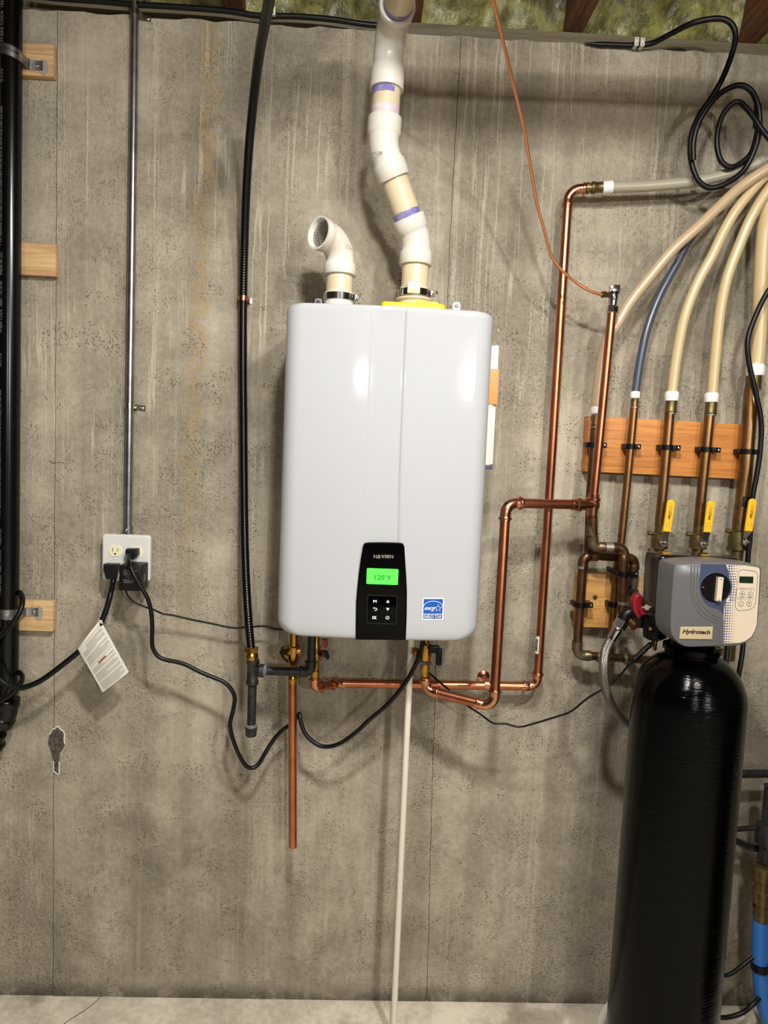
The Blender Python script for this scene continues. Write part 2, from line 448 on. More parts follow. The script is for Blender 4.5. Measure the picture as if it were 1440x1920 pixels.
# ---------------------------------------------------------------- the room
random.seed(7)
WT = 2.467                                   # top of the poured wall
RX0, RX1, RY0 = -2.8, 2.8, -11.0
def struct(name, mb, m, **k):
    o = mb.build(name, m, **k); o['kind'] = 'structure'; return o
wall_back = struct('wall_back', MB().box((0, .11, WT / 2), (RX1 - RX0, .2, WT)), M_wall, sharp=0)
sl = [P(107, 70), P(102, 900), P(98, 1850)]; sr = [P(863, 80), P(842, 480), P(815, 1300), P(800, 1870)]
def seamline(pts, n=70):
    out = []
    for i in range(n + 1):
        z = WT * (1 - i / n)
        for a, b in zip(pts[:-1], pts[1:]):
            if z >= b.z or b is pts[-1]:
                f = (z - a.z) / (b.z - a.z); x = a.x + (b.x - a.x) * f; break
        out.append((x + random.uniform(-.0012, .0012), z))
    return out
def topline(x0, x1):
    n = int((x1 - x0) / .03); return [(x0 + (x1 - x0) * i / n, WT + random.uniform(-.006, .001)) for i in range(1, n)]
S1, S2 = seamline(sl), seamline(sr)
pl = [(RX0, 0), (RX0, WT)] + topline(RX0, S1[0][0]) + S1
pm = [(a + .0022, b) for a, b in S1[::-1]] + topline(S1[0][0], S2[0][0]) + S2
pr_ = [(a + .0014, b) for a, b in S2[::-1]] + topline(S2[0][0], RX1) + [(RX1, WT), (RX1, 0)]
for poly, y in ((pl, .0012), (pm, 0), (pr_, .0004)):
    MB().prism(poly, .0098 - y, V((0, y, 0)), X, Z).build('wall_panel', M_wall, wall_back, sharp=0)
# spalled hole on the seam, rimmed with white salts
cen = P(103, 1405); rim = []
for i in range(26):
    a = 2 * math.pi * i / 26
    rx = (.016 + .007 * mnoise.noise(V((i * .9, 1, 0)))) ; rz = .062
    rim.append((cen.x + .004 + rx * math.cos(a) * (1 + .5 * math.sin(a * 3)), cen.z + rz * math.sin(a) + random.uniform(-.004, .004)))
MB().prism(rim, .0022, V((0, -.0012, 0)), X, Z).build('spall', M_darkgrime, wall_back, label='broken concrete patch on the seam')
for s0, s1 in ((1, 11), (15, 25)):
    pth = [V((x, -.0015, z)) for x, z in rim[s0:s1]]
    MB().tube(bez(pth, 3), .0017, 6).build('salt_crust', M_eff, wall_back, sharp=0)
# cracks beside the seam
MB().tube(bez([P(*q) for q in ((92, 864, .0004), (100, 868, .0004), (112, 867, .0004), (126, 870, .0004))], 4), .0009, 5).build('crack', M_darkgrime, wall_back)
floor = struct('floor', MB().box((0, RY0 / 2, -.05), (RX1 - RX0, -RY0 + .4, .1)), M_floor, sharp=0)
MB().tube([P(*q) + V((0, 0, 0)) for q in ()] or bez([V((P(188, 1862).x, -.004, .0002)), V((P(180, 1862).x, -.03, .0002)), V((P(165, 1862).x, -.06, .0002)), V((P(150, 1862).x, -.085, .0002)), V((P(128, 1862).x, -.14, .0002))], 5), .0011, 5).build('crack', M_darkgrime, floor)
M_dim = mat('dark_room_wall', (64, 60, 54), .9)
struct('wall_left', MB().box((RX0 - .05, RY0 / 2, WT / 2), (.1, -RY0, WT)), M_dim, sharp=0)
struct('wall_right', MB().box((RX1 + .05, RY0 / 2, WT / 2), (.1, -RY0, WT)), M_dim, sharp=0)
struct('wall_front', MB().box((0, RY0 - .05, WT / 2), (RX1 - RX0, .1, WT)), M_dim, sharp=0)
sill = struct('trim_1', MB().box((0, .11, WT + .019), (RX1 - RX0, .17, .038), bev=.002), M_sill)
ZJ = WT + .038
ceiling = struct('ceiling', MB().box((0, RY0 / 2, ZJ + .25), (RX1 - RX0, -RY0 + .4, .02)), M_subfloor, sharp=0)
jx = [P(438, 12).x, P(772, 40).x, P(1080, 62).x, P(1412, 95).x]
step = (jx[3] - jx[0]) / 3
allx = [jx[0] + step * k for k in range(-5, 0)] + jx + [jx[3] + step * k for k in range(1, 4)]
allx = [x for x in allx if RX0 + .05 < x < RX1 - .05]
jm = None
for x in allx:
    o = MB().box((x, RY0 / 2 + .08, ZJ + .12), (.048, -RY0 + .2, .24), bev=.003, seg=1).build('joist', M_joist, ceiling)
# insulation stuffed in every bay above the wall
for a, b in zip([RX0] + allx, allx + [RX1]):
    x0, x1 = a + .022, b - .022
    if x1 - x0 < .05: continue
    nx, nz = 34, 14; vs = []; fs = []
    for j in range(nz + 1):
        t = j / nz
        by = .065 - .05 * math.sin(min(1, t * 1.3) * math.pi / 2) - .05 * t; bz = ZJ + .002 + .235 * t
        for i in range(nx + 1):
            x = x0 + (x1 - x0) * i / nx
            e = math.sin(math.pi * i / nx) ** .4
            q = V((x * 16, bz * 16, 3))
            d = .03 * mnoise.noise(q) + .018 * mnoise.noise(q * 2.6)
            vs.append(V((x, by * (.5 + .5 * e) - d * e * min(1, t * 5), bz)))
    for j in range(nz):
        for i in range(nx):
            k = j * (nx + 1) + i; fs.append((k, k + 1, k + nx + 2, k + nx + 1))
    MB().add(vs, fs).build('insulation', M_foam, ceiling, sharp=180)

# ---------------------------------------------------------------- fittings
def elbow(parent, A, C, B, r, R, m, style='press', sock=1.5, name='elbow', seg=20, sock2=None):
    d1 = (A - C).normalized(); d2 = (B - C).normalized(); L = sock * r
    th = math.acos(max(-1, min(1, d1.dot(d2)))); t = R / math.tan(th / 2)
    arc = fillet([C + d1 * (t * 2.2), C, C + d2 * (t * 2.2)], R, 10)[1:-1]
    body = {'press': 1.10, 'sweat': 1.10, 'pvc': 1.08, 'iron': 1.22}[style]
    if style == 'press': prof = [(0, 1.0), (.001, 1.14), (.2, 1.14), (.24, 1.36), (.36, 1.42), (.48, 1.36), (.52, 1.16), (.95, 1.12)]
    elif style == 'sweat': prof = [(0, 1.0), (.001, 1.13), (.95, 1.12)]
    elif style == 'iron': prof = [(0, 1.0), (.001, 1.42), (.35, 1.46), (.42, 1.24), (.95, 1.22)]
    else: prof = [(0, 1.0), (.001, 1.20), (.02, 1.22), (.78, 1.20), (.86, 1.12), (.98, 1.08)]
    pts = []; rs = []
    for f, k in prof: pts.append(arc[0] + d1 * (L * (1 - f))); rs.append(r * k)
    for p in arc: pts.append(p); rs.append(r * body)
    for f, k in prof[::-1]: pts.append(arc[-1] + d2 * ((L if sock2 is None else sock2 * r) * (1 - f))); rs.append(r * k)
    return MB().tube(pts, rs, seg).build(name, m, parent, sharp=50)
def coupling(parent, a, b, r, m, style='press', name='coupling', seg=20):
    d = (b - a); L = d.length
    if style == 'press': prof = [(0, 1.0), (.001, 1.14), (.1, 1.14), (.14, 1.38), (.22, 1.42), (.30, 1.36), (.34, 1.14), (.66, 1.14), (.70, 1.36), (.78, 1.42), (.86, 1.38), (.9, 1.14), (.999, 1.14), (1, 1.0)]
    elif style == 'bead': prof = [(0, 1.0), (.001, 1.13), (.3, 1.13), (.36, 1.4), (.6, 1.4), (.66, 1.13), (.999, 1.13), (1, 1.0)]
    else: prof = [(0, 1.0), (.001, 1.13), (.999, 1.13), (1, 1.0)]
    return MB().lathe(a, d, [(f * L, r * k) for f, k in prof], seg).build(name, m, parent, sharp=50)
def pipe(parent, a, b, r, m, name='pipe', seg=20, ta=0, tb=0):
    d = (b - a).normalized(); a = a + d * ta; b = b - d * tb
    return cyl(a, b, r, seg).build(name, m, parent, sharp=50)
def hexnut(o, ax, r, h, name, m, parent):
    return MB().lathe(o, ax, [(0, r * .9), (h * .08, r), (h * .92, r), (h, r * .9)], 6).build(name, m, parent, sharp=20)
def screw(parent, o, n, r, m=None):
    s = MB().lathe(o, n, [(0, r), (r * .4, r * .92), (r * .6, r * .5)], 12); return s.build('screw', m or M_steel, parent)

# ---------------------------------------------------------------- black drain pipe at the edge
yd = -.0455; RD = .0242
t = thing('drain_pipe', 'glossy black plastic drain pipe with white print running up the wall', 'pipe', P(14, 1400, yd))
dA, dB = P(22, -120, yd), P(15, 1300, yd)
pipe(t, dA, dB, RD, M_abs, seg=32)
dC = P(12, 1335, yd); dE = P(-34, 1432, yd)
elbow(t, dB, dC, dE, RD, .05, M_abs, 'pvc', 1.1, seg=28)
pipe(t, dC + (dE - dC) * .4, dE + (dE - dC), RD, M_abs, 'lower_pipe', 28)
dirE = (dE - dC).normalized()
MB().lathe(dC + dirE * .082, dirE, [(0, RD), (.001, RD * 1.3), (.012, RD * 1.3), (.013, RD)], 28).build('hub_rim', M_abs, t)
ax = (dA - dB).normalized()
ang = math.radians(-24); nrm = V((math.sin(ang), -math.cos(ang), 0))
def dprint(s, y0, y1, m=M_greyprint):
    a = P(17, y0, yd); b = P(17, y1, yd)
    za, zb = a.z, b.z
    c = dB + (dA - dB) * (((za + zb) / 2 - dB.z) / (dA.z - dB.z))
    text(s, c + nrm * (RD + .0003), ax, -ax.cross(nrm) if (-ax.cross(nrm)).x < 0 else ax.cross(nrm), m, t, w=abs(zb - za), h=.0085)
for s, a, b in (('1 1/2" GENOVA COEX ABS CELLULAR CORE DWV PIPE IPS SCH 40 ASTM F628 | NSF dwv 800E', 464, 208), ('1 1/2" GENOVA COEX ABS CELLULAR CORE DWV PIPE IPS SCH 40 ASTM F628 | NSF dwv 800E', 968, 732),
                ('CELLULAR CORE ASTM F628 | NSF dwv 800E', 1304, 1212), ('M BAR CODE  18661 - 0170 04', 626, 532), ('MADE IN U.S.', 520, 478), ('TR 11 17 N', 690, 666),
                ('MADE IN U.S.', 1020, 990), ('M BAR CODE  18661 - 0170 04', 1112, 1030), ('TR 11 17 N', 1172, 1160), ('M BAR CODE  18661', 88, 4), ('TR 11 17 N', 164, 139)):
    dprint(s, a, b)
# three pine blocks behind it
def block(name, px0, px1, py0, py1, lab):
    a = P(px0, py0, -.019); b = P(px1, py1, -.019)
    c = (a + b) / 2; return one(name, MB().box((c.x, -.0095, c.z), (b.x - a.x, .0185, a.z - b.z), bev=.0012), M_block, lab, 'wood block', 'pine blocks behind the drain pipe')
block('wood_block', 0, 100, 77, 144, 'topmost pine block behind the black drain pipe, under the tilted strap')
block('wood_block', 0, 104, 452, 518, 'middle pine block behind the black drain pipe, without a strap')
block('wood_block', 0, 99, 1124, 1184, 'lowest pine block behind the black drain pipe, beside the warning tag')
def dstrap(pcy, lab, tilt):
    c = P(18, pcy, yd); c = dB + (dA - dB) * ((c.z - dB.z) / (dA.z - dB.z))
    t = thing('pipe_strap', lab, 'pipe strap', c + V((0, RD, -.015)), 'metal straps on the drain pipe')
    q = []
    for k in range(13):
        a = math.pi + math.pi * k / 12
        q.append(c + V(((RD + .0012) * math.cos(a), (RD + .0012) * math.sin(a), -tilt * (math.cos(a) + 1) * .5)))
    yb = -.0202
    e0 = c + V((RD + .004, yb - c.y - .006, -tilt * 1.1)); e1 = c + V((RD + .009, yb - c.y, -tilt * 1.15)); e2 = c + V((RD + .037, yb - c.y, -tilt * 1.2))
    side = V((0, 0, 1))
    m = MB().strip(q, side, .024, .0014).build('band', M_zinc, t, sharp=60)
    MB().strip([q[-1], e0, e1, e2], side, .022, .0014).build('ear', M_zinc, t, sharp=60)
    MB().strip([p + V((0, -.001, 0)) for p in q], side, .004, .0018).build('rib', M_steel, t, sharp=60)
    screw(t, e2 + V((-.012, -.001, 0)), -Y, .0042)
    MB().prism([(0, -.014), (.012, -.022), (.020, -.008), (.018, .012), (.006, .016)], .0012, V((e2.x - .009, yb - .0001, e2.z)), X, Z).build('shim', M_scrap, t)
dstrap(98, 'shiny galvanised strap on the drain pipe at the topmost wood block', .011)
dstrap(1147, 'galvanised strap on the drain pipe at the lowest wood block', .004)

# ---------------------------------------------------------------- conduit and outlet
yc = -.016; RC = .0093
t = thing('conduit', 'slim galvanised steel conduit running down to the outlet box', 'conduit', P(241, 1000, yc))
cA, cB = P(254, -60, yc), P(240.5, 996, yc)
pipe(t, cA, cB, RC, M_zinc, 'tube', 24)
cdir = (cB - cA).normalized()
MB().lathe(P(241, 986, yc), cdir, [(0, RC), (.001, RC * 1.22), (.008, RC * 1.22), (.009, RC * 1.1), (.019, RC * 1.1), (.020, RC * 1.3), (.024, RC * 1.3)], 20).build('connector', M_zinc, t)
screw(t, P(236, 994, yc - .012), -Y, .0035)
for py, px, lab in ((24, 253, 'small one-hole conduit strap near the top of the concrete wall'), (761, 244, 'small one-hole conduit strap halfway up the steel conduit')):
    c = P(px, py, yc); c = cA + (cB - cA) * ((c.z - cA.z) / (cB.z - cA.z))
    s = thing('conduit_strap', lab, 'strap', c + V((0, .016, 0)), 'conduit straps')
    q = [c + V(((RC + .001) * math.cos(a), (RC + .001) * math.sin(a), 0)) for a in [math.pi * .9 + math.pi * 1.05 * k / 12 for k in range(13)]]
    e = c + V((RC + .006, .0145, -.002)); e2 = c + V((RC + .024, .0145, -.004))
    MB().strip(q + [e, e2], Z, .013, .0013).build('band', M_steel, s, sharp=60)
    screw(s, e2 + V((-.007, -.001, 0)), -Y, .0042)

yb = -.036                                   # front of the outlet cover
cTL, cBR = P(191.5, 1001, yb), P(280.5, 1091, yb); oc = (cTL + cBR) / 2; ow = cBR.x - cTL.x; oh = cTL.z - cBR.z
t = thing('outlet_box', 'square white double outlet box with ivory sockets under the conduit', 'outlet', V((oc.x, 0, cBR.z)))
MB().box((oc.x + .001, -.0125, oc.z), (ow - .012, .025, oh - .012), bev=.003).build('box_body', M_plate, t)
MB().prism(rrect(ow, oh, .007), .012, V((oc.x, yb, oc.z)), X, Z, bev=.004).build('cover_plate', M_plate, t)
def face(px, py):
    c = P(px, py, yb - .0015)
    pts = []
    R = .0172
    for k in range(40):
        a = 2 * math.pi * k / 40; pts.append((R * math.cos(a), max(-.0142, min(.0142, R * math.sin(a)))))
    f = MB().prism(pts, .004, c, X, Z, bev=.0008).build('socket_face', M_ivory, t)
    for dx, h in ((-.0062, .0085), (.0062, .0068)): MB().box((c.x + dx, c.y - .0001, c.z + .003), (.0016, .0008, h)).build('slot', M_slot, f)
    MB().prism(circ(.0024, 12), .0008, V((c.x, c.y - .0003, c.z - .0075)), X, Z).build('ground_hole', M_slot, f)
    return c
face(216, 1033); face(254, 1035); face(214, 1071); face(251, 1073)
for px, py in ((214.5, 1048), (252, 1052)): screw(t, P(px, py, yb), -Y, .0026, M_plate)

# softener-side plug and its cord with the warning tag
t = thing('tagged_power_cord', 'thick black power cord with angled plug, carrying the paper warning tag', 'power cord', P(213, 1085, yb))
pc = P(212.5, 1068, yb - .001)
tp = [(-.0165, .0165), (.0165, .0165), (.0165, .004), (.011, -.021), (-.009, -.021), (-.0165, .004)]
MB().prism(tp, .026, pc + V((0, -.026, 0)), X, Z, bev=.004).build('plug', M_plug, t)
cord = PP([(213, 1084, -.052), (211, 1096, -.060), (207, 1115, -.084), (202, 1135, -.09), (194, 1157, -.095), (184, 1180, -.098), (168, 1203, -.1), (150, 1220, -.102), (128, 1238, -.104), (100, 1260, -.106), (75, 1277, -.108), (52, 1287, -.11), (35, 1290, -.112), (15, 1285, -.113), (0, 1275, -.112), (-14, 1262, -.108), (-24, 1245, -.09), (-20, 1230, -.06), (5, 1225, -.032)])
MB().tube(bez(cord, 6), K(-.1) * 5.2, 12).build('cord', M_rubber, t)
# loop of the cord round the drain pipe
lp = PP([(-20, 1212, -.07), (-4, 1198, -.09), (14, 1180, -.099), (30, 1160, -.098), (40, 1140, -.088), (42, 1122, -.07), (38, 1112, -.045), (28, 1108, -.031)])
MB().tube(bez(lp, 6), K(-.1) * 5.0, 12).build('cord_loop', M_rubber, t)
lp = PP([(-20, 1330, -.08), (5, 1312, -.1), (25, 1298, -.1), (38, 1283, -.085), (42, 1270, -.062), (38, 1262, -.045), (30, 1258, -.032)])
MB().tube(bez(lp, 6), K(-.1) * 4.6, 12).build('cord_loop', M_rubber, t)

# paper tag
A_, B_, C_, D_ = P(188, 1162, -.101), P(146, 1217, -.112), P(192.5, 1298, -.092), P(241.5, 1260, -.085)
def tagp(u, v, off=0):
    p = (C_.lerp(D_, u)).lerp(B_.lerp(A_, u), v); bow = -.010 * math.sin(math.pi * u) * (.4 + .6 * v)
    n = (D_ - C_).cross(B_ - C_).normalized(); n = n if n.y < 0 else -n
    return p + V((0, bow, 0)) + n * off
t = thing('warning_tag', 'white paper warning tag with small print and a red-brown bar, hanging from a cord', 'tag', C_)
n = 12; vs = [tagp(i / n, j / n) for j in range(n + 1) for i in range(n + 1)] + [tagp(i / n, j / n, -.0006) for j in range(n + 1) for i in range(n + 1)]
N1 = (n + 1) ** 2; fs = []
for j in range(n):
    for i in range(n):
        k = j * (n + 1) + i; fs += [(k, k + 1, k + n + 2, k + n + 1), (k + N1, k + n + 1 + N1, k + n + 2 + N1, k + 1 + N1)]
edge = list(range(n + 1)) + [j * (n + 1) + n for j in range(1, n + 1)] + [n * (n + 1) + i for i in range(n - 1, -1, -1)] + [j * (n + 1) for j in range(n - 1, 0, -1)]
for a, b in zip(edge, edge[1:] + edge[:1]): fs.append((a, b, b + N1, a + N1))
MB().add(vs, fs).build('sheet', M_paper, t, sharp=60)
m = MB(); nl = 46
for k in range(nl):
    v = .03 + .93 * k / nl
    if abs(v - .505) < .018 or k % 9 == 8: continue
    u0, u1 = .07, (.93 if k % 4 else random.uniform(.45, .9))
    if v > .84: u0 = .3
    q = [u0 + (u1 - u0) * i / 8 for i in range(9)]
    w = .0036
    m.add([tagp(u, v + s * w, .00025) for u in q for s in (-1, 1)], [(2 * i, 2 * i + 2, 2 * i + 3, 2 * i + 1) for i in range(8)])
m.build('printed_lines', M_dimprint, t, kind='stuff', sharp=0)
m = MB(); q = [.36 + .3 * i / 4 for i in range(5)]
m.add([tagp(u, .49 + s * .017, .0003) for u in q for s in (-1, 1)], [(2 * i, 2 * i + 2, 2 * i + 3, 2 * i + 1) for i in range(4)]); m.build('red_bar', M_redtag, t, sharp=0)
MB().tube([P(188, 1162, -.1) + V((0, 0, .0)), P(191, 1168, -.097)], .0055, 10).build('eyelet', M_paper, t)

# water heater cord
t = thing('heater_power_cord', 'black power cord looping from the upper socket to the underside of the white water heater', 'power cord', P(471, 1440, -.07))
pc = P(251, 1037, yb - .003)
tp = [(-.014, .012), (.013, .013), (.014, -.003), (.004, -.013), (-.006, -.012), (-.015, .002)]
MB().prism(tp, .024, pc + V((0, -.022, 0)), X, Z, bev=.004).build('plug', M_plug, t)
hc = [(243, 1038, -.056), (241, 1046, -.08), (243, 1058, -.105), (250, 1075, -.113), (258, 1090, -.114), (268, 1106, -.112), (277, 1123, -.11), (283, 1145, -.108), (285.5, 1175, -.106), (285, 1200, -.104), (287, 1216, -.103), (296, 1230, -.102), (310, 1237, -.101), (330, 1241, -.10), (350, 1247, -.10), (375, 1260, -.10), (402, 1271, -.10), (420, 1279, -.10), (432.5, 1291, -.10), (440, 1308, -.10), (437, 1332, -.10), (431.5, 1357, -.10), (435.6, 1382, -.10), (447, 1413, -.098), (459.6, 1434, -.095), (471, 1440, -.09), (484.6, 1433, -.084), (499, 1409, -.078), (513.8, 1386, -.07), (530, 1369, -.072), (545, 1358, -.072), (556, 1346, -.074), (561, 1338, -.08), (563, 1346, -.088), (566, 1360, -.092), (574, 1378, -.098), (595, 1396, -.104), (616, 1400, -.11), (641, 1392, -.118), (670, 1371, -.125), (692, 1350, -.13), (720, 1327, -.135), (740, 1306, -.14), (765, 1273, -.15), (784, 1235, -.16), (791, 1212, -.16), (795, 1190, -.16)]
MB().tube(bez(PP(hc), 5), K(-.08) * 4.0, 12).build('cord', M_rubber, t)

# adapter and its thin wire
t = thing('power_adapter', 'black rectangular wall adapter with grey print, plugged in the lower socket', 'power adapter', P(247, 1109, yb))
a = P(223, 1059, -.098); b = P(264, 1109, -.098); c = (a + b) / 2
MB().box((c.x, (-.098 + yb) / 2 - .001, c.z), (b.x - a.x, -(-.098 - yb) - .001, a.z - b.z), bev=.004).build('body', M_plug, t)
yy = -.0992
text('AC ADAPTER', V((c.x + .001, yy, c.z + .018)), X, Z, M_greyprint, t, w=.032, h=.0028, bold=.01)
m = MB()
for k, (dz, w0, x0) in enumerate(((.0135, .026, -.016), (.0105, .03, -.016), (.0075, .022, -.016), (.002, .018, -.01), (-.004, .03, -.016), (-.0075, .03, -.016), (-.0105, .024, -.016))):
    m.box((c.x + x0 + w0 / 2 + .001, yy + .0001, c.z + dz), (w0, .0002, .0011 if k < 4 else .0014))
m.build('printed_lines', M_dimprint, t, kind='stuff')
MB().box((b.x + .0002, -.07, c.z - .003), (.0004, .012, .02)).build('side_label', M_dimprint, t)
wp = [(236, 1106, -.075), (237, 1112, -.078), (241, 1119, -.078), (252, 1129, -.08), (272, 1138, -.075), (288, 1143, -.07), (306, 1151, -.06), (325, 1154, -.056), (360, 1162, -.052), (395, 1169, -.05), (434, 1177, -.048), (462, 1176.5, -.047), (493, 1174, -.05), (510, 1178, -.05), (524, 1180, -.06), (600, 1186, -.06), (700, 1190, -.07), (760, 1198, -.1), (768, 1207, -.11), (780, 1228, -.118), (795, 1252, -.11), (808, 1265, -.115), (834, 1287, -.15), (852, 1301, -.165), (875, 1322, -.17), (902, 1340, -.17), (925, 1356, -.17), (948, 1357, -.17), (973, 1363, -.17), (1000, 1357, -.18), (1049, 1342, -.2), (1072, 1333, -.21), (1102, 1309, -.225), (1142, 1285, -.24), (1166, 1262, -.25), (1182, 1243, -.26)]
MB().tube(bez(PP(wp), 5), K(-.06) * 1.9, 8).build('wire', M_rubber, t)
q = PP([(1181, 1244, -.26), (1200, 1226, -.262), (1221, 1207, -.264)])
cp = bez(q, 8); MB().tube(cp, [K(-.26) * (3.2 + 2.6 * min(1, i / 4) - (1.0 if i % 2 else 0)) for i in range(len(cp))], 12).build('connector', M_plug, t)
MB().tube(bez(PP([(1219, 1209, -.264), (1228, 1198, -.262), (1236, 1190, -.26)]), 4), K(-.26) * 2.4, 8).build('lead', M_rubber, t)
# ---------------------------------------------------------------- the water heater
HD = .29                                     # front face of the heater, at its middle line
hL, hR = P(526.5, 880, -HD + .02).x, P(913.5, 880, -HD + .02).x
hT, hB = P(725, 573, -HD + .006).z, P(725, 1200, -HD + .006).z
hx = (hL + hR) / 2; hw = (hR - hL) / 2; HH = hT - hB
heater = thing('water_heater', 'large glossy white tankless water heater with black control panel on the concrete wall', 'water heater', V((hx, 0, hB)))
bl = P(694, 700, -HD).x, P(756, 700, -HD).x
def sm(a, b, x): q = max(0, min(1, (x - a) / (b - a))); return q * q * (3 - 2 * q)
def band(z):                                  # half width and middle of the recessed middle band
    f = sm(hT - .30, hB + .20, z) if False else 1 - sm(hB + .20, hB + .40, z)
    return (bl[0] - hx) - .007 * f, (bl[1] - hx) + .004 * f
def front(x, z, w, d, edge):
    """depth of the front skin at x from the middle"""
    s = x / w
    y = -d + .012 * s * s
    b0, b1 = band(z)
    y += .0035 * sm(b0 - .004, b0 + .002, x) * (1 - sm(b1 - .002, b1 + .004, x)) * edge
    return y
levels = []
rt, rb, rd = .016, .034, .012
for k in range(9):
    a = math.pi / 2 * k / 8; levels.append((hB + rb * (1 - math.cos(a)) * 1, hw - rb * (1 - math.sin(a)), k))
for k in range(1, 16): levels.append((hB + rb + (HH - rb - rt) * k / 16, hw, 8))
for k in range(9):
    a = math.pi / 2 * k / 8; levels.append((hT - rt * (1 - math.sin(a)), hw - rt * (1 - math.cos(a)), 8 - k))
xs = sorted(set([-1 + 2 * i / 40 for i in range(41)]))
bx = [b + o for b in (bl[0] - hx, bl[1] - hx) for o in (-.012, -.008, -.005, -.003, -.001, .001, .003, .005, .009)]
rc = .038
vs = []; ncol = None
for z, w, kk in levels:
    e = kk / 8; d = HD - rd * (1 - math.sqrt(max(0, 1 - (1 - e) ** 2)))
    row = [(-w, 0.0)]
    for k in range(9):
        a = math.pi / 2 * k / 8; row.append((-w + rc * (1 - math.cos(a)), None, math.sin(a)))
    inner = sorted([-(w - rc) + 2 * (w - rc) * i / 34 for i in range(1, 34)] + bx)
    for x in inner: row.append((x, front(x, z, w, d, min(1, e * 1.0))))
    for k in range(8, -1, -1):
        a = math.pi / 2 * k / 8; row.append((w - rc * (1 - math.cos(a)), None, math.sin(a)))
    row.append((w, 0.0))
    for q in row:
        x = q[0]
        y = q[1] if q[1] is not None else (-d + .012 * ((w - rc) / w) ** 2) + rc * (1 - q[2])
        vs.append(V((hx + x, y, z)))
    ncol = len(row)
fs = []
for j in range(len(levels) - 1):
    for i in range(ncol - 1): k = j * ncol + i; fs.append((k, k + 1, k + ncol + 1, k + ncol))
fs.append(tuple(range(ncol))); fs.append(tuple((len(levels) - 1) * ncol + i for i in reversed(range(ncol))))
fs.append(tuple([j * ncol for j in range(len(levels))] + [j * ncol + ncol - 1 for j in reversed(range(len(levels)))]))
case = MB().add(vs, fs).build('casing', M_white, heater, sharp=60)

# control panel
yp = -HD - .005
out = [(680.5, 1024), (683, 1019), (690, 1017.5), (720, 1017), (750, 1018), (756, 1019.5), (758.5, 1025), (760, 1050), (762, 1080), (763.4, 1110), (763, 1150), (762, 1180), (761, 1201), (667, 1200), (667, 1170), (667.5, 1130), (669, 1110), (672, 1080), (676, 1050)]
pz = lambda px, py, y=yp: P(px, py, y)
MB().prism([(p.x, p.z) for p in (pz(*q) for q in out)], .012, V((0, yp, 0)), X, Z, bev=.003).build('control_panel', M_gloss, heater)
panel = [o for o in heater.children if o.name.startswith('control_panel')][0]
ye = yp - .0004
def tilt(px, py, y=ye): return P(px, py, y)
dU = X; dV = Z
q = [P(717, 1081, ye), P(687.5, 1081, ye), P(746.5, 1081, ye), P(717, 1066.5, ye), P(717, 1096, ye)]
MB().prism(rrect((q[2] - q[1]).length, (q[3] - q[4]).length, .0022), .002, V((q[0].x, ye, q[0].z)), X, Z).build('display', M_green, panel)
yt = ye - .0002
text('120\u00b0F', P(718, 1083, yt), X, Z, M_lcdink, panel, w=K(yt) * 31, h=K(yt) * 10, bold=.02)
text('10:46PM', P(733.5, 1070, yt), X, Z, M_lcdink, panel, w=K(yt) * 17, h=K(yt) * 2.6)
MB().box(P(717, 1073.5, yt), (K(yt) * 55, .0001, .0003)).build('display_line', M_lcdink, panel)
xx = 700.5
for ch, wd in (('N', 6.4), ('a', 6.0), ('v', 6.4), ('I', 1.6), ('e', 6.2), ('N', 6.4)):
    text(ch, P(xx + wd / 2, 1043.5, yt), X, Z, M_greyprint, panel, w=K(yt) * wd, h=K(yt) * 6.6, name='logo_letter', bold=.012); xx += wd + .8
a, b = P(690, 1116, yt), P(742.5, 1170, yt); c = (a + b) / 2; w, h = b.x - a.x, a.z - b.z
M_frame = mat('keypad_frame', (52, 52, 54), .3)
MB().box((c.x, ye + .0002, c.z), (w, .0012, h), bev=.0004).build('keypad', M_gloss, panel)
m = MB()
for s in (-1, 1):
    m.box((c.x, ye - .0004, c.z + s * h / 2), (w, .0006, .0006)); m.box((c.x + s * w / 2, ye - .0004, c.z), (.0005, .0006, h))
m.build('keypad_frame', M_frame, panel)
yk = ye - .0006
text('M', P(703, 1127.5, yk), X, Z, M_print, panel, h=K(yk) * 5.2, w=K(yk) * 6.2, name='key_symbol', bold=.02)
text('OK', P(702, 1158, yk), X, Z, M_print, panel, h=K(yk) * 6, w=K(yk) * 8.6, name='key_symbol', bold=.02)
def tri(px, py, s): p = P(px, py, yk); k = K(yk); return MB().prism([(-3.1 * k, -2.6 * s * k), (3.1 * k, -2.6 * s * k), (0, 2.8 * s * k)], .0004, p, X, Z)
tri(727.3, 1127.5, 1).build('key_symbol', M_print, panel); tri(727, 1142.5, -1).build('key_symbol', M_print, panel)
k = K(yk); p = P(703.5, 1142, yk)
arc = [p + V((k * x, 0, k * y)) for x, y in ((-3.4, 1.8), (.5, 1.8), (2.6, 1), (3.4, -.6), (2.6, -2), (.5, -2.8), (-1.5, -2.8))]
MB().tube(bez(arc, 3), k * .55, 6).prism([(-4.4 * k, 1.8 * k), (-2.2 * k, 3.4 * k), (-2.2 * k, .3 * k)], .0004, p, X, Z).build('key_symbol', M_print, panel)
p = P(726.5, 1158, yk)
arc = [p + V((k * 3 * math.sin(a), 0, k * 3 * math.cos(a))) for a in [math.radians(40 + 280 * i / 16) for i in range(17)]]
MB().tube(arc, k * .55, 6).tube([p + V((0, 0, 0)), p + V((0, 0, 3.6 * k))], k * .55, 6).build('key_symbol', M_print, panel)

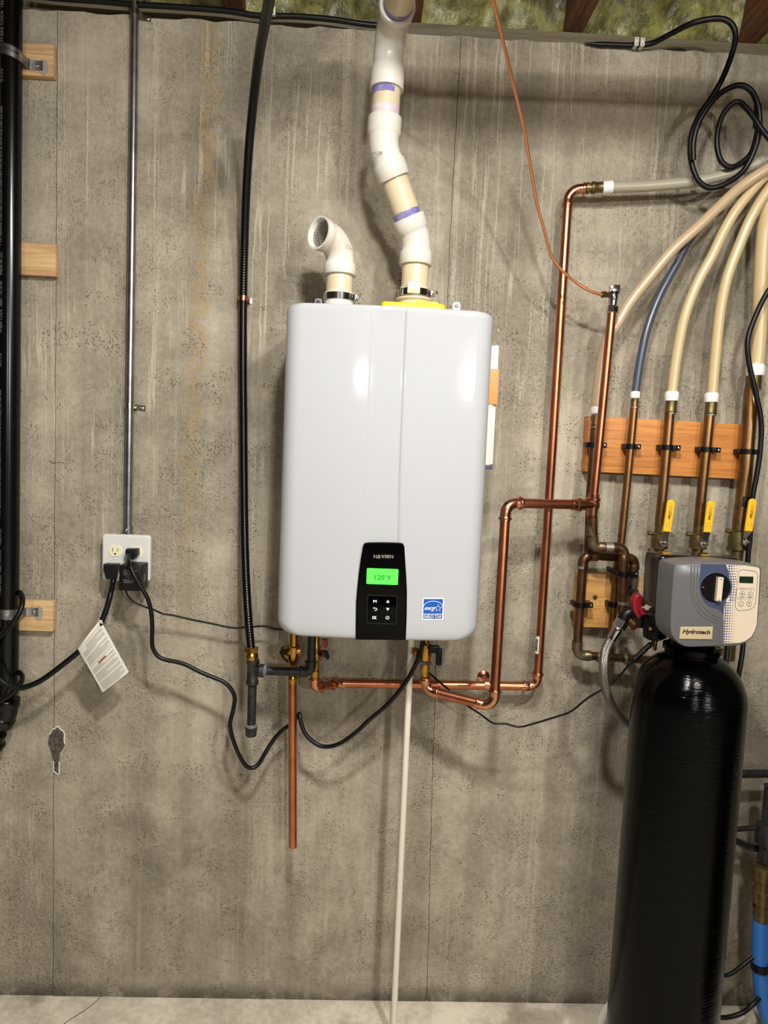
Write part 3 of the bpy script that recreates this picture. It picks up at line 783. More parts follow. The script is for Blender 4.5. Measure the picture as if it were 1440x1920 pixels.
# efficiency sticker
ys = -HD + .0008; sc_ = P(811.8, 1142, ys); s = hx + 0; fr = front(sc_.x - hx, sc_.z, hw, HD, 1)
ys = fr - .0008; sc_ = P(811.8, 1142, ys); k = K(ys)
roll = math.radians(1.2); U = V((math.cos(roll), math.sin(.045) * 1.0, math.sin(roll))).normalized(); Vv = Z
st = MB().prism(rrect(40 * k, 42 * k, .0005), .0006, sc_, U, Vv).build('sticker', M_print, heater, label='blue and white efficiency sticker')
nn = -Y * .0002
MB().prism(rrect(37 * k, 28.5 * k, .0003, cy=5.2 * k), .0002, sc_ + nn, U, Vv).build('blue_field', M_blue, st)
MB().prism(rrect(37 * k, 8.6 * k, .0003, cy=-14.6 * k), .0002, sc_ + nn, U, Vv).build('blue_bar', M_dkblue, st)
arc = [sc_ + nn * 1.5 + U * (k * (18.4 * math.cos(a) if True else 0)) + Vv * (k * (4 + 11.2 * math.sin(a))) for a in [math.radians(4 + 172 * i / 24) for i in range(25)]]
MB().tube(arc, k * .45, 6).build('arc', M_print, st)
star = []
for i in range(10):
    a = math.pi / 2 + i * math.pi / 5; r = (7.4 if i % 2 == 0 else 3.0) * k
    star.append(sc_ + nn * 1.5 + U * (10 * k + r * math.cos(a)) + Vv * (1.6 * k + r * math.sin(a)))
MB().tube(star + star[:2], k * .42, 6).build('star', M_print, st)
text('energy', sc_ + nn * 2 + U * (-5.6 * k) + Vv * (-.3 * k), U, Vv, M_print, st, w=21 * k, h=8 * k, shear=.45)
text('ENERGY STAR', sc_ + nn * 2 + Vv * (-14.6 * k), U, Vv, M_print, st, w=34 * k, h=6 * k)

# top: brackets, yellow plate, collars
for px in (597, 856):
    p = P(px, 570, -.02)
    p = P(px, 567 if px < 700 else 574, -.004)
    b = MB().prism(rrect(.018, .05, .006), .0025, V((p.x, -.004, p.z - .015)), X, Z).build('bracket', M_zinc, heater)
    screw(b, V((p.x, -.0045, p.z)), -Y, .0045)
ve = -.150
vx = P(777, 545, ve).x; ix = P(636, 545, ve).x
a, b = P(715, 566, -.26).x, P(835, 572, -.26).x
m = MB().prism(rrect(b - a, .13, .012), .014, V(((a + b) / 2, -.205, hT + .0125)), X, Y, bev=.004)
m.prism([(.0, 0), (.055, 0), (.052, .008), (.004, .013)], .01, V(((a + b) / 2, -.262, hT + .008)), X, Z)
m.build('yellow_plate', M_yellowpl, heater)
RP = .0302
MB().lathe(V((vx, ve, hT)), Z, [(0, .05), (.022, .05), (.026, .046), (.036, .036), (.040, .042), (.044, .042), (.045, RP * 1.1), (.07, RP * 1.1)], 36).build('exhaust_collar', M_pvcpipe, heater)
MB().lathe(V((ix, ve, hT)), Z, [(0, .043), (.012, .043), (.014, RP * 1.1), (.050, RP * 1.1)], 36).build('intake_collar', M_pvc, heater)
def hose_clamp(x, z, r, h):
    c = MB().lathe(V((x, ve, z)), Z, [(0, r), (.0005, r + .0012), (h - .0005, r + .0012), (h, r)], 36).build('hose_clamp', M_chrome, heater)
    MB().box((x + r + .004, ve - .012, z + h / 2), (.012, .012, h * .8), bev=.002).lathe(V((x + r + .008, ve - .018, z + h / 2)), V((.7, -.7, .2)), [(0, .004), (.007, .004)], 6).build('clamp_screw', M_chrome, c)
hose_clamp(vx, P(777, 552, ve).z - .008, RP * 1.1 + .003, .016)
MB().box((vx - .004, ve - RP * 1.1 - .003, P(777, 547, ve).z), (.028, .006, .024), bev=.001).build('clamp_block', M_pvcpipe, heater)
hose_clamp(ix, P(636, 566, ve).z, RP * 1.1 + .001, .016)

# ---------------------------------------------------------------- exhaust vent
t = thing('exhaust_vent', 'white and cream exhaust pipe with purple primer rising from the heater to the ceiling', 'vent pipe', V((vx, ve, hT + .045)))
v0 = V((vx, ve, hT + .05)); y2 = -.20
c1 = P(777, 452, ve - .002); c2 = P(718.5, 279, y2); c3 = P(721, 58, y2); c3.x = c2.x + .004
c1.x = vx
fwd = V((.13, -1, -.035)).normalized(); c4 = c3 + fwd * (.70 + y2); c5 = V((RX1, c4.y, c4.z + .05))
s1 = (c2 - c1).normalized()
pipe(t, v0, c1 - Z * .012, RP, M_pvcpipe, seg=32)
elbow(t, v0, c1, c2, RP, .07, M_pvc, 'pvc', 1.2, name='elbow', seg=32)
pipe(t, c1 + s1 * .02, c2 - s1 * .02, RP, M_pvcpipe, seg=32)
elbow(t, c1, c2, c3, RP, .08, M_pvc, 'pvc', 1.4, name='elbow', seg=32)
pipe(t, c2 + Z * .02, c3 - Z * .062, RP, M_pvcpipe, seg=32)
elbow(t, c2, c3, c4, RP, .065, M_pvc, 'pvc', 1.8, name='elbow', seg=32, sock2=1.0)
pipe(t, c3 + fwd * .062, c4 - fwd * .05, RP, M_pvcpipe, seg=32)
elbow(t, c3, c4, c5, RP, .05, M_pvc, 'pvc', 1.2, name='elbow', seg=32)
pipe(t, c4 + (c5 - c4).normalized() * .05, c5 - X * .01, RP, M_pvcpipe, seg=32)
def primer(o, ax, L, m, k=1.008, name='primer_band', wav=0):
    seg = 32; a, b = frame(ax); vs = []
    for j, tt in enumerate((0, L)):
        for i in range(seg):
            w = 2 * math.pi * i / seg; d = tt + (wav * mnoise.noise(V((i * .8, L * 90, 2))) if j else 0)
            vs.append(o + ax * d + (a * math.cos(w) + b * math.sin(w)) * RP * k)
    MB().add(vs, [(i, (i + 1) % seg, seg + (i + 1) % seg, seg + i) for i in range(seg)]).build(name, m, t, sharp=0)
zc = lambda py, y: P(720, py, y).z
e3 = V((c3.x, c3.y, zc(157, y2)))
ax23 = (c3 - c2).normalized()
def on23(py): z = zc(py, y2); return c2 + (c3 - c2) * ((z - c2.z) / (c3.z - c2.z))
primer(on23(160), -ax23, on23(160).z - on23(182).z, M_purple, wav=.004); primer(on23(165), -ax23, .004, M_deeppurple, 1.012)
primer(on23(203), -ax23, on23(203).z - on23(232).z, M_palepurple, wav=.002)
def on12(f): return c1 + (c2 - c1) * f
primer(on12(.26), s1, .015, M_purple, wav=.003)
z5 = P(777, 512, ve).z; primer(V((vx, ve, P(777, 490, ve).z)), -Z, .022, M_palepurple, wav=.002)
primer(c3 + fwd * .085, fwd, .014, M_deeppurple, 1.012); primer(c3 + fwd * .098, fwd, .014, M_purple, wav=.003)
text('2 45 PVC D2466', P(706.5, 287, y2 - RP * 1.0), V((.97, 0, .2)).normalized(), V((-.2, 0, .97)).normalized(), M_black, t, w=K(y2) * 20, h=K(y2) * 5)

# ---------------------------------------------------------------- intake
t = thing('intake_pipe', 'short white intake elbow with wire mesh in its open mouth on top of the heater', 'vent pipe', V((ix, ve, hT + .05)))
i0 = V((ix, ve, hT + .05)); ic = V((ix, ve, P(620, 449, ve - .02).z))
mo = V((-.70, -.71, .07)).normalized()
pipe(t, i0, ic - Z * .06, RP, M_pvcpipe, seg=32)
R9 = .046; th = math.pi / 2
arc = fillet([ic - Z * .11, ic, ic + mo * .11], R9, 12)[1:-1]
pts = []; rs = []
for f, k in ((0, 1.0), (.001, 1.2), (.02, 1.22), (.8, 1.2), (.9, 1.1)): pts.append(arc[0] - Z * (.030 * (1 - f))); rs.append(RP * k)
for p in arc: pts.append(p); rs.append(RP * 1.07)
for f, k in ((.1, 1.08), (.3, 1.18), (1, 1.2), (1.001, 1.14)): pts.append(arc[-1] + mo * (.026 * f)); rs.append(RP * k)
tip = arc[-1] + mo * .026
el = MB().tube(pts, rs, 36, cap=False).lathe(tip, mo, [(-.020, RP * .98), (-.002, RP * 1.02), (0, RP * 1.05), (.0004, RP * 1.08), (.0, RP * 1.14)], 36, cap=False).tube([arc[0] - Z * .02] + arc + [tip - mo * .018], RP * .97, 36, cap=False).build('elbow', M_pvc, t, sharp=50)
text('CSA', arc[5] + V((.024, -.022, 0)) * 1.05, V((.7, .7, 0)), Z, M_pvcpipe, el, h=.008)
mc = arc[-1] + mo * .014; a, b = frame(mo); m = MB()
for i in range(-5, 6):
    o = i * .0055; L = math.sqrt(max(0, (RP * .97) ** 2 - o * o))
    for u, w in ((a, b), (b, a)): m.tube([mc + u * o - w * L, mc + u * o + w * L], .0006, 5)
m.build('wire_mesh', M_steel, t, kind='stuff')

# ---------------------------------------------------------------- manual pouch on the heater's side
pa, pb = P(931, 650, -.17), P(919, 884, -.17)
t = thing('manual_pouch', 'clear pouch with white, orange and navy booklets on the heater side', 'pouch', V((pb.x, -.17, pb.z)))
def slab(x0, x1, p0, p1, nm, m, y0=-.20, y1=-.05):
    a = P(920, p0, -.17).z; b = P(920, p1, -.17).z
    return MB().box(((x0 + x1) / 2, (y0 + y1) / 2, (a + b) / 2), (x1 - x0, y1 - y0, a - b), bev=.0008).build(nm, m, t)
x0 = hR + .0005; x1 = x0 + .026
slab(x0, x0 + .016, 652, 872, 'booklet', M_paper); slab(x0 + .0165, x0 + .0205, 650, 874, 'booklet', M_paper, -.197); slab(x0 + .021, x1 - .001, 651, 870, 'booklet', M_paper, -.194)
slab(x0 - .0001, x1 + .0006, 695, 760, 'orange_band', M_orange, -.202, -.048); slab(x0, x1 - .002, 871, 880, 'navy_booklet', M_navy, -.199)
m = MB()
za = P(920, 648, -.17).z
for k, dx in enumerate((.010, .018, .025)):
    m.tube(bez([V((x0 + dx, -.20, za)), V((x0 + dx + .001, -.201, za + .02)), V((x0 + .020 + .001 * k, -.2, za + .038 - .006 * k))], 5), .0005, 5)
m.tube([V((x1 + .0015, -.203, za)), V((x1 + .0015, -.203, P(920, 884, -.17).z))], .0006, 5)
m.build('pouch_film', M_clear, t)
# ---------------------------------------------------------------- gas line
yg = -.125; RG = K(yg) * 8.3
t = thing('gas_line', 'black corrugated gas hose with brass nut, iron tee, drip leg and cap', 'gas line', P(473, 1381, yg))
gp = [(516, -90, -.62), (509, -40, -.55), (505, 0, -.48), (497, 42, -.40), (485, 110, -.30), (474, 200, -.20), (466, 290, -.13), (461, 380, -.075), (458, 470, -.04), (456, 560, -.026), (455.5, 680, -.022), (456.5, 800, -.022), (457.5, 920, -.03), (459, 1020, -.06), (462, 1100, -.085), (466, 1165, -.11), (470.5, 1216, yg)]
cp = bez(PP(gp), 60); L = 0; rr = []
for i, p in enumerate(cp):
    if i: L += (p - cp[i - 1]).length
    rr.append(.0099 * (1 + .035 * math.sin(L * 2 * math.pi / .0062)))
MB().tube(cp, rr, 12).build('hose', M_csst, t, sharp=180)
g0 = P(472, 1213, yg)
hexnut(g0, -Z, K(yg) * 13.4, K(yg) * 10, 'nut', M_brass, t)
MB().lathe(P(472.5, 1222, yg), -Z, [(0, K(yg) * 10), (K(yg) * 5, K(yg) * 11.5), (K(yg) * 9, K(yg) * 12.3), (K(yg) * 15, K(yg) * 11)], 24).build('adapter', M_brass, t)
gt = P(474, 1236, yg); gb = P(474, 1287, yg); gx = P(474, 1257, yg)
k = K(yg)
def vert(a, py): return V((a.x, a.y, P(474, py, yg).z))
tee = MB().lathe(gt, -Z, [(0, k * 10), (.0005, k * 12.5), (k * 8, k * 12.8), (k * 10, k * 10.6), (k * 39, k * 10.6), (k * 42, k * 12.4), (k * 48, k * 12.2), (k * 48.5, k * 10)], 28)
tee.lathe(gx, X, [(0, k * 10), (k * 11, k * 10.2), (k * 13, k * 12.6), (k * 21, k * 12.6), (k * 21.3, k * 9)], 28)
tee.build('tee', M_iron, t, sharp=50)
MB().lathe(vert(gt, 1236) + Z * .0006, -Z, [(0, k * 9), (k * 1.6, k * 12.3)], 24).build('sealant', M_sealant, t)
pipe(t, V((gx.x, yg, P(474, 1286, yg).z)), V((gx.x, yg, P(474, 1362, yg).z)), k * 8.4, M_iron, 'drip_nipple')
MB().lathe(V((gx.x, yg, P(474, 1359, yg).z)), -Z, [(0, k * 9), (.0005, k * 11.6), (k * 6, k * 12), (k * 8, k * 11), (k * 20, k * 10.6), (k * 22, k * 9.4)], 28).build('cap', M_iron, t, sharp=50)
MB().lathe(V((gx.x, yg, P(474, 1358, yg).z)), -Z, [(0, k * 8.6), (k * 2, k * 11.8), (k * 4, k * 11.9)], 24, cap=False).build('sealant', M_sealant, t)
gc = V((P(583, 1258, yg).x, yg, gx.z)); gu = V((gc.x, yg, hB + .01))
pipe(t, gx + X * k * 15, gc - X * k * 14, k * 8.2, M_iron, 'nipple')
MB().lathe(gx + X * k * 21, X, [(0, k * 11), (k * 4, k * 9), (k * 5, k * 8.2)], 24, cap=False).build('sealant', M_sealant, t)
elbow(t, gx, gc, gu, k * 8.3, k * 13, M_iron, 'iron', 1.1)
pipe(t, gc + Z * .018, gu, k * 7.6, M_iron, 'riser_nipple')
MB().lathe(V((gc.x, yg, P(583, 1216, yg).z)), -Z, [(0, k * 8.5), (k * 12, k * 8.8)], 24).build('union', M_iron, t)
# copper strap that holds the hose
c = P(456, 560, -.026)
t2 = thing('hose_strap', 'small copper strap clamping the black gas hose to the wall', 'strap', c + V((0, .02, 0)))
MB().strip([c + V((.0112 * math.cos(a), .0112 * math.sin(a), 0)) for a in [math.pi + math.pi * i / 12 for i in range(13)]], Z, .012, .0012).build('band', M_copperfit, t2, sharp=60)
for s in (-1, 1):
    MB().strip([c + V((s * .0112, 0, 0)), c + V((s * .012, .022, 0)), c + V((s * .018, .0245, 0))], Z, .012, .0012).build('ear', M_copperfit, t2, sharp=60)

# ---------------------------------------------------------------- relief valve and discharge pipe
yr = -.092; k = K(yr)
t = thing('relief_valve', 'brass relief valve with copper discharge pipe hanging below the heater', 'relief valve', P(549, 1588, yr))
rx = P(548.5, 1275, yr).x
def at(py, y=yr, px=548): return P(px, py, y).z
MB().lathe(V((rx, yr, hB)), -Z, [(0, k * 9), (hB - at(1210), k * 9), (hB - at(1212), k * 13), (hB - at(1232), k * 13), (hB - at(1246), k * 9), (hB - at(1266), k * 8), (hB - at(1267), k * 9), (hB - at(1272), k * 9.4), (hB - at(1273), k * 8.2), (hB - at(1281), k * 8.2)], 24).build('valve_body', M_brass, t, sharp=50)
MB().lathe(V((rx + k * 14, yr, at(1219))), V((-1, 0, -.12)), [(0, k * 11), (k * 12, k * 11), (k * 14, k * 12.5), (k * 24, k * 12), (k * 27, k * 10), (k * 33, k * 9)], 24).build('side_port', M_brass, t, sharp=50)
MB().lathe(V((rx - k * 15, yr, at(1222))), V((-1, 0, -.12)), [(0, k * 8), (k * 4, k * 9.5), (k * 8, k * 8.5)], 20).build('spring_cap', M_blackpl, t)
MB().strip(PP([(533, 1213, yr - .02), (525, 1222, yr - .02), (530, 1232, yr - .02), (540, 1241, yr - .022)]), Y, .012, .002).build('lever', M_blackpl, t)
pipe(t, V((rx, yr, at(1276))), P(549, 1588, yr), k * 8.1, M_copper, 'discharge_pipe')

# ---------------------------------------------------------------- hot line
yh = -.10; k = K(yh)
t = thing('hot_water_line', 'copper hot water line from the red valve along the wall and up to the grey tube', 'copper pipe', P(1007, 1290, -.05))
hx0 = P(591, 1255, yh).x
def hz(py): return P(591, py, yh).z
MB().lathe(V((hx0, yh, hB)), -Z, [(0, k * 8), (hB - hz(1206), k * 8), (hB - hz(1212), k * 10), (hB - hz(1236), k * 10), (hB - hz(1242), k * 7.6), (hB - hz(1256), k * 7.6), (hB - hz(1257), k * 9.2), (hB - hz(1263), k * 9.2), (hB - hz(1264), k * 8.4), (hB - hz(1274), k * 8.4)], 24).build('valve_body', M_brass, t, sharp=50)
MB().lathe(V((P(602, 1222, yh - .02).x, yh - .012, hz(1222))), V((.8, -.6, 0)), [(0, k * 7), (k * 8, k * 7.4), (k * 9, k * 5)], 20).build('port_cap', M_brass, t)
hd = MB().prism([(-k * 3, k * 12), (k * 6, k * 12), (k * 8, k * 2), (k * 3, -k * 6), (-k * 1, 0)], .016, P(607, 1212, yh - .045), X, Z, bev=.002).build('handle', M_red, t)
MB().prism([(-k * 3, k * 6), (k * 5, k * 4), (k * 9, -k * 7), (k * 5, -k * 11), (-k * 0, -k * 4)], .014, P(609, 1227, yh - .045), X, Z, bev=.002).build('handle_tip', M_bluehandle, hd)
yw = -.048; RH = .0109
h0 = V((hx0, yh, hz(1270))); h1 = V((hx0, yh, hz(1290))); h2 = P(632, 1281, yw); h3 = P(1007, 1287, yw); h4 = P(1066, 356, yw); h5 = P(1128, 352, -.058)
h1.x = P(590, 1289, yh).x
elbow(t, h0, h1, h2, RH, .014, M_copperfit, 'press', 1.2)
pipe(t, h1, h2, RH, M_copper, ta=.016, tb=.014)
elbow(t, h1, h2, h3, RH, .016, M_copperfit, 'press', 1.3)
pipe(t, h2, h3, RH, M_copper, ta=.016, tb=.022)
elbow(t, h2, h3, h4, RH, .022, M_copperfit, 'press', 1.6)
pipe(t, h3, h4, RH, M_copper, 'riser', ta=.022, tb=.028)
elbow(t, h3, h4, h5, RH, .028, M_copperfit, 'press', 1.4)
d = (h5 - h4).normalized()
bf = P(1098, 353, -.058)
MB().lathe(bf, d, [(0, RH * .9), (.001, RH * 1.2), (.008, RH * 1.25), (.009, RH * 1.0), (.013, RH * 1.0), (.014, RH * 1.3), (.022, RH * 1.3), (.024, RH * 1.15), (.040, RH * 1.15)], 24).build('brass_adapter', M_oldbrass, t, sharp=50)
MB().lathe(P(1129, 352, -.058), d, [(0, RH), (.0005, RH * 1.3), (.024, RH * 1.35), (.0245, RH * 1.1)], 24).build('ring', M_ring, t)
# paper label on the riser
lb = h3 + (h4 - h3) * ((P(1004, 1208, yw).z - h3.z) / (h4.z - h3.z)); ax = (h4 - h3).normalized()
m = MB(); lo = []
for j in range(2):
    for i in range(7):
        a = math.radians(185 + 62 * i / 6); lo.append(lb + ax * ((j - .5) * K(yw) * 34) + V((math.cos(a), math.sin(a), 0)) * (RH + .0004))
lbl = m.add(lo, [(i, i + 1, i + 8, i + 7) for i in range(6)]).build('barcode_label', M_paper, t, sharp=0)
m = MB(); random.seed(3); z = -.016
an = math.radians(218); nv = V((math.cos(an), math.sin(an), 0)); tv = V((-math.sin(an), math.cos(an), 0))
while z < .014:
    w = random.choice((.0008, .0012, .0018)); m.add([lb + ax * (z + q) + nv * (RH + .0008) + tv * s for q, s in ((0, -.004), (w, -.004), (w, .003), (0, .003))], [(0, 1, 2, 3)]); z += w + random.choice((.0008, .0012))
m.build('bars', M_black, lbl, kind='stuff', sharp=0)
# bell hanger holding the hot line
bh = P(912, 1283, yw)
b = MB().lathe(V((bh.x, -.001, bh.z + .006)), -Y, [(0, .016), (.004, .016), (.008, .008), (.03, .006)], 24).build('bell_hanger', M_copperfit, t, sharp=50)
MB().lathe(bh - X * .006, X, [(0, RH), (.0005, RH * 1.25), (.0115, RH * 1.25), (.012, RH)], 24).build('hanger_ring', M_copperfit, t)

# ---------------------------------------------------------------- cold line
ycv = -.15; k = K(ycv)
t = thing('cold_water_line', 'copper cold water line with dark blue valve handle, rising beside the heater to a tee', 'copper pipe', P(925, 1325, -.2))
cx0 = P(798, 1230, ycv).x
def cz(py): return P(798, py, ycv).z
MB().lathe(V((cx0, ycv, hB)), -Z, [(0, k * 7), (hB - cz(1204), k * 7), (hB - cz(1208), k * 12), (hB - cz(1230), k * 12), (hB - cz(1238), k * 9.6), (hB - cz(1240), k * 8.6)], 24).build('valve_body', M_brass, t, sharp=50)
hexnut(V((cx0, ycv, cz(1239))), -Z, k * 12, k * 6, 'nut', M_zinc, t)
MB().lathe(V((cx0, ycv, cz(1245))), -Z, [(0, k * 9), (k * 14, k * 9), (k * 15, k * 8), (k * 24, k * 8)], 24).build('adapter', M_brass, t, sharp=50)
MB().lathe(V((P(783, 1220, ycv - .01).x, ycv - .004, cz(1220))), V((-.85, -.5, -.1)), [(0, k * 6), (k * 5, k * 8), (k * 8, k * 8), (k * 9, k * 6)], 20).build('port_cap', M_brass, t)
hd = MB().box(P(814, 1217, ycv - .03), (k * 20, .016, k * 14), bev=.003)
hd.box(P(823, 1231, ycv - .034), (k * 11, .016, k * 32), bev=.003); hd.build('handle', M_bluehandle, t)
RCd = .0113
q0 = V((cx0, ycv, cz(1262))); q1 = V((P(800, 1296, ycv).x, ycv, cz(1294))); q2 = P(926, 1326, -.215); q3 = P(949, 943, -.175); q4 = P(1112, 947, -.125)
elbow(t, q0, q1, q2, RCd, .022, M_copperfit, 'press', 1.3)
pipe(t, q1, q2, RCd, M_copper, ta=.022, tb=.024)
elbow(t, q1, q2, q3, RCd, .024, M_copperfit, 'press', 1.5)
pipe(t, q2, q3, RCd, M_copper, 'riser', ta=.024, tb=.026)
elbow(t, q2, q3, q4, RCd, .026, M_copperfit, 'press', 1.5)
pipe(t, q3, q4, RCd, M_copper, ta=.026, tb=.004)
d = (q4 - q3).normalized()
coupling(t, q4 - d * .055, q4 - d * .02, RCd, M_copperfit, 'bead', 'tee_socket')
q5 = P(1147.5, 584, -.12); up = (q5 - q4).normalized()
MB().lathe(q4 - up * .026, up, [(0, RCd), (.001, RCd * 1.13), (.034, RCd * 1.13), (.036, RCd * 1.4), (.043, RCd * 1.4), (.045, RCd * 1.13), (.052, RCd * 1.13), (.053, RCd)], 24).lathe(q4 - d * .03, d, [(0, RCd), (.001, RCd * 1.12), (.04, RCd * 1.12), (.043, RCd * .6)], 24).build('tee', M_copperfit, t, sharp=50)
pipe(t, q4, q5, .0100, M_copper, 'branch_pipe')
# stop valve and capillary tube
t = thing('stop_valve', 'chrome angle stop valve with thin copper tube curving up to the ceiling', 'valve', q5)
k = K(-.12); ux = up
hexnut(q5 - ux * .004, ux, k * 10.5, k * 13, 'nut', M_chrome, t)
b0 = q5 + ux * (k * 12)
MB().lathe(b0, ux, [(-.004, k * 8), (k * 10, k * 8.4), (k * 14, k * 9.5), (k * 20, k * 8)], 24).build('body', M_chrome, t, sharp=50)
MB().lathe(b0 + ux * (k * 20), ux, [(0, k * 9), (k * 4, k * 9)], 20).build('packing', M_rubber, t)
MB().box(b0 + ux * (k * 29), (k * 18, k * 12, k * 14), bev=.0015).build('knob', M_chrome, t)
sp = P(1141, 553, -.125); ep = P(1129, 552, -.13)
MB().lathe(sp, ep - sp, [(-.004, k * 5), (k * 6, k * 5), (k * 7, k * 6.2), (k * 14, k * 6.2), (k * 15, k * 4)], 6).build('compression_nut', M_oldbrass, t, sharp=25)
ct = [(916, -40, -.52), (925, 0, -.48), (942, 72, -.42), (963, 160, -.34), (982, 240, -.28), (996, 320, -.23), (1007, 383, -.2), (1020, 430, -.18), (1033, 478, -.16), (1052, 505, -.15), (1078, 528, -.14), (1105, 545, -.135), (1131, 553, -.13)]
MB().tube(bez(PP(ct), 8), .0034, 10).build('capillary_tube', M_capillary, t)

# ---------------------------------------------------------------- condensate pipe
yq = -.125
t = thing('condensate_pipe', 'slim off-white plastic drain pipe running from under the heater to the floor', 'pipe', V((P(738, 1920, yq).x, yq, 0)))
a = P(771, 1205, yq); b = P(738, 1915, yq); d = (b - a).normalized(); b = b + d * (b.z / -d.z) - d * .001
cyl(V((a.x, yq, hB)) , b, K(yq) * 6.2, 20).build('pipe', M_cond, t)
# ---------------------------------------------------------------- boards and manifold on the right
def board(px, y, m, name, lab):
    pts = [P(a, b, y) for a, b in px]
    return one(name, MB().prism([(p.x, p.z) for p in pts], -y - .0008, V((0, y, 0)), X, Z, bev=.0012), m, lab, 'board', sharp=30)
yB = -.036
board([(1104, 780), (1393, 796), (1383, 898), (1098, 884)], yB, M_board, 'mounting_board', 'long orange-brown wooden board fixed to the wall behind the row of copper pipes')
sb = board([(1086, 1074), (1203, 1080), (1200, 1180), (1080, 1175)], yB, M_smallboard, 'mounting_board', 'small square wooden board behind the looped old copper pipes')
MB().lathe(P(1115.5, 1120, yB), -Y, [(0, .006), (.001, .006), (.0012, .003)], 16).build('screw_head', M_patina, sb)

yP = -.062
def clampthing(p, r, lab, w=.0125, ear=.022):
    """black plastic clamp: a band over the pipe with a screwed ear on its right side"""
    t = thing('pipe_clamp', lab, 'pipe clamp', p + V((0, .02, 0)), 'black pipe clamps')
    q = [p + V(((r + .0012) * math.cos(a), (r + .0012) * math.sin(a), 0)) for a in [math.pi * .95 + math.pi * 1.1 * i / 14 for i in range(15)]]
    MB().strip(q, Z, w, .0022).build('band', M_blackpl, t, sharp=60)
    depth = max(.006, yB - p.y - .001)
    e = MB().box(p + V((r + ear / 2 - .003, depth / 2 - .002, 0)), (ear, depth + .004, w), bev=.001).build('ear', M_blackpl, t)
    screw(e, p + V((r + ear - .008, -.0042, 0)), -Y, .0034)
    MB().box(p + V((-r - .001, depth / 2, 0)), (.008, depth, w), bev=.001).build('foot', M_blackpl, t)
    return t

def manifold(name, lab, tube, tr, tm, ring, brass, pipe_pts, pr, pm, extra=None, tube_y=yP):
    t = thing(name, lab, 'water tube', P(*pipe_pts[-1], yP))
    MB().tube(bez(PP(tube), 8), tr, 16).build('flexible_tube', tm, t, sharp=180)
    (rx, ry, rw, rh) = ring; k = K(yP); a = P(rx, ry + rh / 2, yP); b = P(rx + rh * .05, ry - rh / 2, yP); d = (b - a)
    MB().lathe(a, d, [(0, k * rw * .36), (.0004, k * rw * .47), (d.length * .3, k * rw * .5), (d.length * .8, k * rw * .5), (d.length, k * rw * .42)], 24).build('ring', M_ring, t)
    (bx_, by0, by1, bw) = brass; a = P(bx_, by1, yP); b = P(bx_ + (by1 - by0) * .07, by0, yP); L = (b - a).length
    MB().lathe(a, b - a, [(0, k * bw * .4), (.0004, k * bw * .5), (L * .1, k * bw * .53), (L * .2, k * bw * .5), (L, k * bw * .5)], 24).build('brass_fitting', M_oldbrass, t, sharp=50)
    pts = [P(x, y, yP) for x, y in pipe_pts]
    MB().tube(pts, pr, 20).build('copper_pipe', pm, t, sharp=50)
    MB().lathe(a - (b - a).normalized() * .004, b - a, [(0, pr), (.001, pr * 1.12), (.004, pr * 1.12)], 20).build('solder_ring', M_solder, t)
    return t
k = K(yP)
T1 = manifold('pex_line', 'tan tube with printed lettering arching over the blue tube, leftmost in the row', [(1118, 762, yP), (1119, 746, -.062), (1126, 688, -.064), (1138, 640, -.068), (1160, 603, -.07), (1183, 565, -.074), (1224, 513, -.085), (1262, 468, -.095), (1311, 423, -.105), (1370, 367, -.115), (1399, 343, -.12), (1440, 316, -.13), (1500, 282, -.14), (1580, 240, -.15)], k * 9.6, M_pextan, (1117, 768, 19, 16), (1116.5, 778, 800, 16), [(1116, 796), (1107, 925), (1103, 1042)], k * 8.2, M_oldcu)
T2 = manifold('pex_line', 'thin dark blue-grey water tube between the tan and cream tubes', [(1191.5, 742, yP), (1192.5, 728, -.06), (1201, 673, -.058), (1214, 615, -.058), (1236, 556, -.058), (1268, 496, -.06), (1300, 440, -.062), (1350, 385, -.066), (1400, 345, -.07), (1450, 312, -.07), (1560, 250, -.07)], k * 7.4, M_pexblue, (1190.5, 740.5, 18, 13), (1189.5, 748, 763, 14), [(1189.5, 760), (1176, 905), (1165, 1014), (1156, 1069), (1147, 1180), (1143, 1232)], k * 7.4, M_midcu)
T3 = manifold('pex_line', 'cream water tube arching over the first yellow-handled valve', [(1259.5, 742, yP), (1261, 728, -.06), (1268, 673, -.062), (1282, 600, -.068), (1305, 536, -.075), (1335, 480, -.085), (1360, 428, -.092), (1386, 386, -.10), (1428, 336, -.11), (1470, 300, -.12), (1560, 240, -.13)], k * 9.4, M_pexcream, (1259, 743, 26, 18), (1257.5, 752, 774, 21), [(1256, 772), (1244.5, 905), (1236.5, 985)], k * 9.2, M_midcu)
T4 = manifold('pex_line', 'cream water tube arching over the second yellow-handled valve', [(1335, 744, yP), (1336, 732, -.06), (1341, 673, -.062), (1350, 586, -.068), (1364, 519, -.075), (1388, 455, -.085), (1410, 405, -.095), (1440, 357, -.105), (1480, 312, -.12), (1560, 250, -.13)], k * 9.6, M_pexcream, (1333.5, 745.5, 26, 18), (1332, 755, 777, 21), [(1331, 775), (1317, 910), (1309.5, 988)], k * 9.4, M_midcu)
T5 = manifold('pex_line', 'thick cream water tube at the picture edge above the third yellow valve', [(1416.5, 692, yP), (1419.5, 676, -.06), (1424, 615, -.062), (1427, 527, -.066), (1432, 440, -.075), (1442, 370, -.09), (1460, 320, -.1), (1530, 255, -.12)], k * 13.2, M_pexcream, (1416, 694, 33, 22), (1412, 705, 730, 28), [(1409.5, 728), (1396, 905), (1386.5, 982)], k * 13.2, M_midcu)
